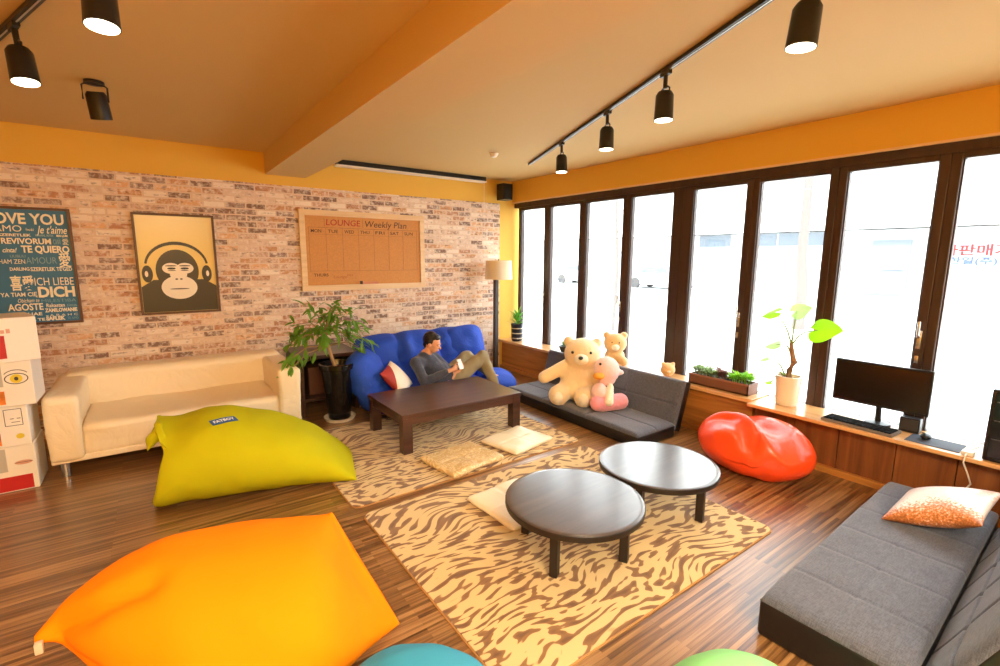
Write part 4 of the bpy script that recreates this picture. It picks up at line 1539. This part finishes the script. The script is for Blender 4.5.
carton('lowest white carton with a lip picture and red band', -.815, 4.74, 0, .345, .55, .36, 'lips')
carton('white carton with a small sketch and yellow dot, second from the floor', -.82, 4.72, .345, .655, .52, .36, 'sketch')
carton('white carton printed with a yellow eye, third from the floor', -.755, 4.66, .655, .975, .52, .36, 'eye')
tb_ = carton('topmost white carton with a red patch, below the blue poster', -.745, 4.60, .975, 1.285, .50, .40, 'top')
tb_.rotation_euler[2] = R(16)

# ------------------------------------------------------------------ wall pieces
def framed(t, x0, x1, z0, z1, wd, m, y=5.998, depth=.03):
    for (a, b_, c, d) in ((x0, x1, z1 - wd, z1), (x0, x1, z0, z0 + wd), (x0, x0 + wd, z0 + wd, z1 - wd), (x1 - wd, x1, z0 + wd, z1 - wd)):
        yield (a, b_, c, d)


def make_frame(t, x0, x1, z0, z1, wd, m, depth=.03):
    b = MB()
    for (a, b_, c, d) in framed(t, x0, x1, z0, z1, wd, m):
        b.span(a, b_, 5.998 - depth, 5.998, c, d, .002)
    return b.build('frame', m, t)


WALN = mat('walnut_frame', rgb(92, 54, 34), .4)
# poster with many languages
x0, x1, z0, z1 = -1.27, -.565, 1.085, 2.13
t = thing('wall_poster', 'teal framed poster covered in multilingual love lettering', 'poster', ((x0 + x1) / 2, 5.99, z0))
make_frame(t, x0, x1, z0, z1, .022, WALN)
MB().span(x0 + .01, x1 - .01, 5.982, 5.99, z0 + .01, z1 - .01).build('print', mat('teal_print', rgb(36, 108, 148), .45), t)
Mp = frame_matrix((0, 5.9815, 0), (1, 0, 0), (0, 0, 1))
RX = x1 - .035
rows = [  # text, right margin offset, z base, size, width, bold, shear
    ('I LOVE YOU', .02, 1.985, .115, .80, .0035, 0), ("TI AMO", .43, 1.915, .07, .38, 0, 0), ("Je t'aime", .0, 1.905, .085, .30, .001, .35), ('hoài', .32, 1.925, .03, .07, .0, 0),
    ('SZERETLEK', .35, 1.875, .028, .30, .001, 0), ('MAHAL KITA', .14, 1.878, .022, .17, .001, 0), ('BEN LJUBE', 0, 1.878, .022, .11, .001, 0),
    ('REVIVORUM', .17, 1.81, .062, .46, .002, 0), ('CИЙ', .08, 1.81, .055, .07, 0, 0), ('愛', .0, 1.81, .055, .06, 0, 0),
    ('cinta!', .50, 1.735, .05, .13, .001, .3), ('TE QUIERO', 0, 1.735, .075, .46, .003, 0),
    ('LIUBLIU', .43, 1.69, .03, .14, 0, 0), ('KOCHAM ZEN', .44, 1.635, .05, .36, .0, 0), ('AMOUR', .14, 1.635, .075, .29, -.001, 0), ('愛', .0, 1.615, .125, .12, .002, 0),
    ('DARLING', .41, 1.575, .035, .18, .001, 0), ("SZERETLEK TE'GED", 0, 1.57, .042, .40, .001, 0),
    ('喜愛', .385, 1.41, .125, .22, .003, 0), ('ICH LIEBE', 0, 1.44, .09, .38, 0, 0), ('DICH', 0, 1.335, .115, .36, .005, 0),
    ('YA TIAM CIĘ', .37, 1.345, .045, .34, .001, 0), ('Obicham te', .36, 1.29, .045, .20, .0, .3), ('MILESTIBA', .0, 1.285, .036, .34, -.0006, 0),
    ('AGOSTE', .33, 1.22, .075, .33, .002, 0), ('Rakastan', .12, 1.24, .042, .18, .001, 0), ('sinua', .0, 1.24, .036, .10, 0, 0), ('ZAMILOWANIE', .0, 1.195, .042, .32, .002, 0),
    ('SARANGHAE', .35, 1.17, .035, .42, .001, 0), ('A B A H C', .0, 1.155, .026, .28, 0, 0), ('MAHAL TE', .33, 1.12, .03, .3, .001, 0), ('ŠAFLEK', .13, 1.12, .042, .19, .003, 0), ('TE AMO', .0, 1.12, .03, .11, -.0005, 0)]
items, dim = [], []
for s, ro, z, size, wd, bd, shr in rows:
    tgt = dim if (bd < 0 or s in ('MAHAL KITA', 'LIUBLIU', 'CИЙ', 'sinua')) else items
    tgt.append((s, RX - .70 * (ro + wd), z, size * 1.12, wd * .70, bd, shr))
text_parts(items, Mp, .001).build('cream_lettering', mat('poster_cream', rgb(240, 232, 206), .5), t)
text_parts(dim, Mp, .001).build('pale_blue_lettering', mat('poster_pale', rgb(136, 176, 190), .5), t)

# ape poster (plain stand-in)
x0, x1, z0, z1 = -.12, .575, 1.12, 2.13
t = thing('wall_poster', 'tan framed poster of an ape wearing headphones', 'poster', ((x0 + x1) / 2, 5.99, z0))
make_frame(t, x0, x1, z0, z1, .022, WALN)
MB().span(x0 + .01, x1 - .01, 5.982, 5.99, z0 + .01, z1 - .01).build('print', mat('tan_print', rgb(222, 190, 112), .25, coat=.4), t)
mx = (x0 + x1) / 2


def flat(name, polys, m_, y_):
    b = MB()
    for i_, pl in enumerate(polys):
        b.poly([(x, y_ - i_ * .00008, z) for x, z in pl])
    return b.build(name, m_, t)


def ell(cx_, cz_, a, b_, n=36, s=0, e=360):
    return [(cx_ + a * math.cos(R(s + (e - s) * k / (n - 1))), cz_ + b_ * math.sin(R(s + (e - s) * k / (n - 1)))) for k in range(n)]


DKP = mat('ape_dark', rgb(44, 34, 26), .35)
LTP = mat('ape_pale', rgb(238, 226, 206), .35)
flat('silhouette', [ell(mx - .01, 1.56, .185, .215), [(x0 + .024, z0 + .024), (x1 - .024, z0 + .024), (x1 - .024, 1.40), (mx + .22, 1.47), (mx - .22, 1.47), (x0 + .024, 1.40)]], DKP, 5.981)
arc = ell(mx - .01, 1.60, .275, .255, 24, 8, 172) + ell(mx - .01, 1.60, .255, .222, 24, 172, 8)
flat('headphones', [arc, ell(mx - .265, 1.53, .045, .085), ell(mx + .245, 1.53, .045, .085)], mat('headphone_print', rgb(34, 26, 22), .35), 5.980)
flat('headphone_shine', [ell(mx - .272, 1.53, .014, .03), ell(mx + .252, 1.53, .014, .03)], LTP, 5.979)
flat('face', [ell(mx - .065, 1.585, .075, .055), ell(mx + .055, 1.585, .075, .055), ell(mx - .005, 1.53, .075, .07), ell(mx - .005, 1.39, .155, .12)], LTP, 5.980)
flat('features', [ell(mx - .062, 1.583, .036, .011), ell(mx + .052, 1.583, .036, .011), ell(mx - .025, 1.475, .012, .008), ell(mx + .015, 1.475, .012, .008), ell(mx - .005, 1.375, .085, .006), ell(mx - .065, 1.61, .05, .006), ell(mx + .055, 1.61, .05, .006), ell(mx - .06, 1.562, .035, .004), ell(mx + .05, 1.562, .035, .004)], DKP, 5.979)

# cork board
x0, x1, z0, z1 = 1.43, 3.035, 1.305, 2.255
t = thing('cork_board', 'cork board with a handwritten weekly plan in a pale wood frame', 'notice board', ((x0 + x1) / 2, 5.99, z0))
make_frame(t, x0, x1, z0, z1, .065, m_wood('pale_frame', rgb(222, 186, 136), rgb(232, 198, 150), rgb(240, 208, 162), 'x', .5))
MB().span(x0 + .05, x1 - .05, 5.984, 5.992, z0 + .05, z1 - .05).build('cork', mat('cork', rgb(206, 144, 82), .85, vary=(60, .08), bump=(150, .3, .002)), t)
Mp = frame_matrix((0, 5.983, 0), (1, 0, 0), (0, 0, 1))
text_parts([('LOUNGE', 1.74, 2.085, .10, .42, .0005, .1)], Mp).build('red_lettering', mat('red_ink', rgb(176, 50, 40), .6), t)
days = ['MON', 'TUE', 'WED', 'THU', 'FRI', 'SAT', 'SUN']
it = [('Weekly Plan', 2.22, 2.08, .11, .56, 0, .15), ('THURS', 1.57, 1.475, .05, .17, .0005, 0)]
for k, d in enumerate(days):
    it.append((d, 1.56 + k * .198, 1.995, .055, .12, .0003, 0))
text_parts(it, Mp).build('black_lettering', mat('black_ink', rgb(70, 52, 40), .6), t)
text_parts([('Lounge', 1.80, 1.45, .05, .16, 0, .2), ('PM', 1.97, 1.47, .035, .07, 0, 0)], Mp).build('orange_lettering', mat('orange_ink', rgb(180, 104, 50), .6), t)
b = MB()


def ln(xa, za, xb, zb, wd=.004):
    b.span(min(xa, xb) - wd / 2, max(xa, xb) + wd / 2, 5.9825, 5.984, min(za, zb) - wd / 2, max(za, zb) + wd / 2)


ln(1.53, 2.055, 2.93, 2.055)
ln(1.53, 1.975, 2.93, 1.975, .002)
ln(1.53, 1.54, 2.93, 1.54, .003)
for k in range(8):
    ln(1.535 + k * .1985, 1.54, 1.535 + k * .1985, 2.055, .003)
ln(1.72, 2.07, 1.72, 2.17)
ln(2.19, 2.07, 2.19, 2.17)
b.build('ruled_lines', mat('pencil_line', rgb(150, 100, 58), .7), t)
t2 = thing('chalk_box', 'small marker box at the lower edge of the cork board', 'marker box', (2.25, 5.96, 1.37))
MB().span(2.13, 2.36, 5.945, 5.98, 1.371, 1.40, .003).build('tray', mat('marker_tray', rgb(206, 130, 90), .5), t2)
MB().span(2.125, 2.15, 5.94, 5.975, 1.372, 1.412, .003).build('eraser', INK, t2)

# ------------------------------------------------------------------ ceiling fittings
t = thing('projector_screen', 'rolled projector screen case at the ceiling above the cork board', 'projector screen', (2.9, 5.9, 2.78))
MB().span(1.88, 3.97, 5.86, 5.99, 2.785, 2.838, .004).build('case', BLACKP, t)
MB().span(1.86, 3.99, 5.87, 5.985, 2.768, 2.785, .003).build('bottom_bar', mat('screen_white', rgb(236, 226, 206), .5), t)
MB().tube([(3.98, 5.93, 2.77), (3.98, 5.93, 1.5)], .003, 6).build('pull_cord', MATS['screen_white'], t)
t = thing('smoke_detector', 'small white smoke detector on the ceiling', 'smoke detector', (3.15, 4.5, 2.80))
MB().lathe([(.01, 2.80), (.028, 2.80), (.045, 2.825), (.05, 2.839), (.01, 2.839)], (3.15, 4.5, 0), 28).build('cap', mat('detector_white', rgb(238, 230, 214), .5), t, True)
t = thing('wall_speaker', 'black loudspeaker high in the corner by the windows', 'speaker', (4.29, 5.85, 2.56))
MB().span(4.20, 4.37, 5.76, 5.93, 2.54, 2.77, .008).build('case', BLACKP, t)
MB().span(4.212, 4.358, 5.752, 5.762, 2.552, 2.758, .003).build('front_cloth', mat('speaker_cloth', rgb(30, 26, 24), .9, bump=(400, .5, .002)), t)
MB().span(4.27, 4.31, 5.93, 6.012, 2.62, 2.68).build('bracket', BLACK, t)

LAMPIN = emis('lamp_glow', (1.0, .86, .62, 1), 9)


def track(label, p0, p1):
    t = thing('ceiling_track', label, 'lighting track', p0)
    p0, p1 = Vector(p0), Vector(p1)
    d = (p1 - p0)
    a = math.atan2(d.y, d.x)
    c = (p0 + p1) / 2
    Mr = Matrix.Rotation(a, 4, 'Z')
    MB().box(c + Vector((0, 0, -.012)), (d.length, .036, .022), Mr, .002).build('rail', BLACK, t)
    MB().box(c + Vector((0, 0, -.0245)), (d.length - .01, .006, .003), Mr).build('conductor', mat('track_line', rgb(196, 190, 180), .4, metal=.6), t)
    return t


track('black lighting track running diagonally near the windows', (3.80, 4.68, 2.838), (1.72, -.06, 2.838))
track('short black lighting track at the upper left corner', (-.62, 3.90, 2.838), (.06, 2.10, 2.838))


def make_spot(label, group):
    t = thing('track_spotlight', label, 'spotlight', (0, 0, 0), 0, group)
    MB().box((0, 0, -.03), (.09, .03, .03), None, .003).build('adapter', BLACK, t)
    MB().cone((0, 0, -.03), (0, 0, -.115), .013, .013).build('stem', BLACK, t, True)
    b = MB()
    b.tube([(-.05, 0, -.17), (-.05, 0, -.125), (-.03, 0, -.112), (.03, 0, -.112), (.05, 0, -.125), (.05, 0, -.17)], .006, 6)
    b.build('yoke', BLACK, t)
    b = MB()
    b.lathe([(.006, 0), (.040, 0), (.052, -.02), (.056, -.16), (.051, -.16), (.049, -.12), (.012, -.115)], (0, 0, -.135), 32)
    body = b.build('housing', BLACK, t, True, 40)
    MB().lathe([(.002, -.282), (.0515, -.282), (.0515, -.297), (.002, -.299)], (0, 0, 0), 28).build('lens', LAMPIN, body, True)
    return t


SPOTS = [((3.335, 3.62, 2.836), 'first', (.0, .05), 0), ((2.915, 2.662, 2.836), '', (.0, 0), 0), ((2.586, 1.913, 2.836), '', (0, 0), 0), ((2.164, .952, 2.836), '', (.06, -.04), 0),
         ((-.44, 3.42, 2.836), '', (-.02, .16), 1), ((-.066, 2.435, 2.836), '', (.05, .1), 1)]
LBL = ['smallest black track spotlight, farthest along the window side track', 'second black spotlight from the far end of the window side track', 'third black spotlight from the far end of the window side track', 'nearest black spotlight on the window side track, at the upper right',
       'lit black spotlight under the short track at the upper left corner', 'lit spotlight cut by the top edge, left of the beam']
proto = make_spot(LBL[0], 'black track spotlights')
for i, (loc, _, (tx_, ty_), _k) in enumerate(SPOTS):
    s = proto if i == 0 else copy_tree(proto)
    s['label'] = LBL[i]
    s.location = loc
    s.rotation_euler = (tx_, ty_, R(66 if i < 4 else 111))
    l = bpy.data.lights.new('spot_light', 'SPOT')
    l.energy = 26
    l.color = (1.0, .84, .6)
    l.spot_size = R(95)
    l.spot_blend = .8
    l.shadow_soft_size = .045
    lo = bpy.data.objects.new('spot_light', l)
    COL.objects.link(lo)
    Mx = Matrix.Translation(loc) @ Euler((tx_, ty_, R(66 if i < 4 else 111))).to_matrix().to_4x4()
    lo.matrix_world = Mx @ Matrix.Translation((0, 0, -.31))

t = thing('ceiling_spotlight', 'unlit black ceiling spotlight on a round base, near the brick wall', 'spotlight', (-.2, 4.28, 2.84))
q = Vector((-.2, 4.28, 2.838))
MB().lathe([(.01, -.018), (.055, -.018), (.055, 0), (.01, 0)], q, 28).build('base', BLACK, t, True)
b = MB()
b.tube([q + Vector((-.065, 0, -.12)), q + Vector((-.065, 0, -.03)), q + Vector((-.05, 0, -.02)), q + Vector((.05, 0, -.02)), q + Vector((.065, 0, -.03)), q + Vector((.065, 0, -.12))], .006, 6)
b.build('yoke', BLACK, t)
Mq = Matrix.Translation(q + Vector((0, .01, -.06))) @ Euler((R(14), R(-6), 0)).to_matrix().to_4x4()
b = MB().lathe([(.006, 0), (.045, 0), (.058, -.02), (.060, -.17), (.055, -.17), (.050, -.14), (.006, -.13)], (0, 0, 0), 32)
for v in b.bm.verts:
    v.co = Mq @ v.co
b.build('housing', BLACK, t, True, 40)

for k, (x, y) in enumerate(FILL_PANELS):  # housings and glowing diffusers added around the unseen fill lights
    t = thing('ceiling_fill_panel', 'added white ceiling fill panel, unseen behind the camera', 'ceiling lamp', (x, y, 2.84), 0, 'added fill panels behind the camera')
    MB().span(x - .58, x + .58, y - .17, y + .17, 2.785, 2.838, .004).build('housing', mat('fill_panel_white', rgb(236, 232, 224), .5), t)
    MB().span(x - .56, x + .56, y - .15, y + .15, 2.772, 2.785).build('diffuser', emis('fill_glow', (1, .86, .66, 1), 3), t)
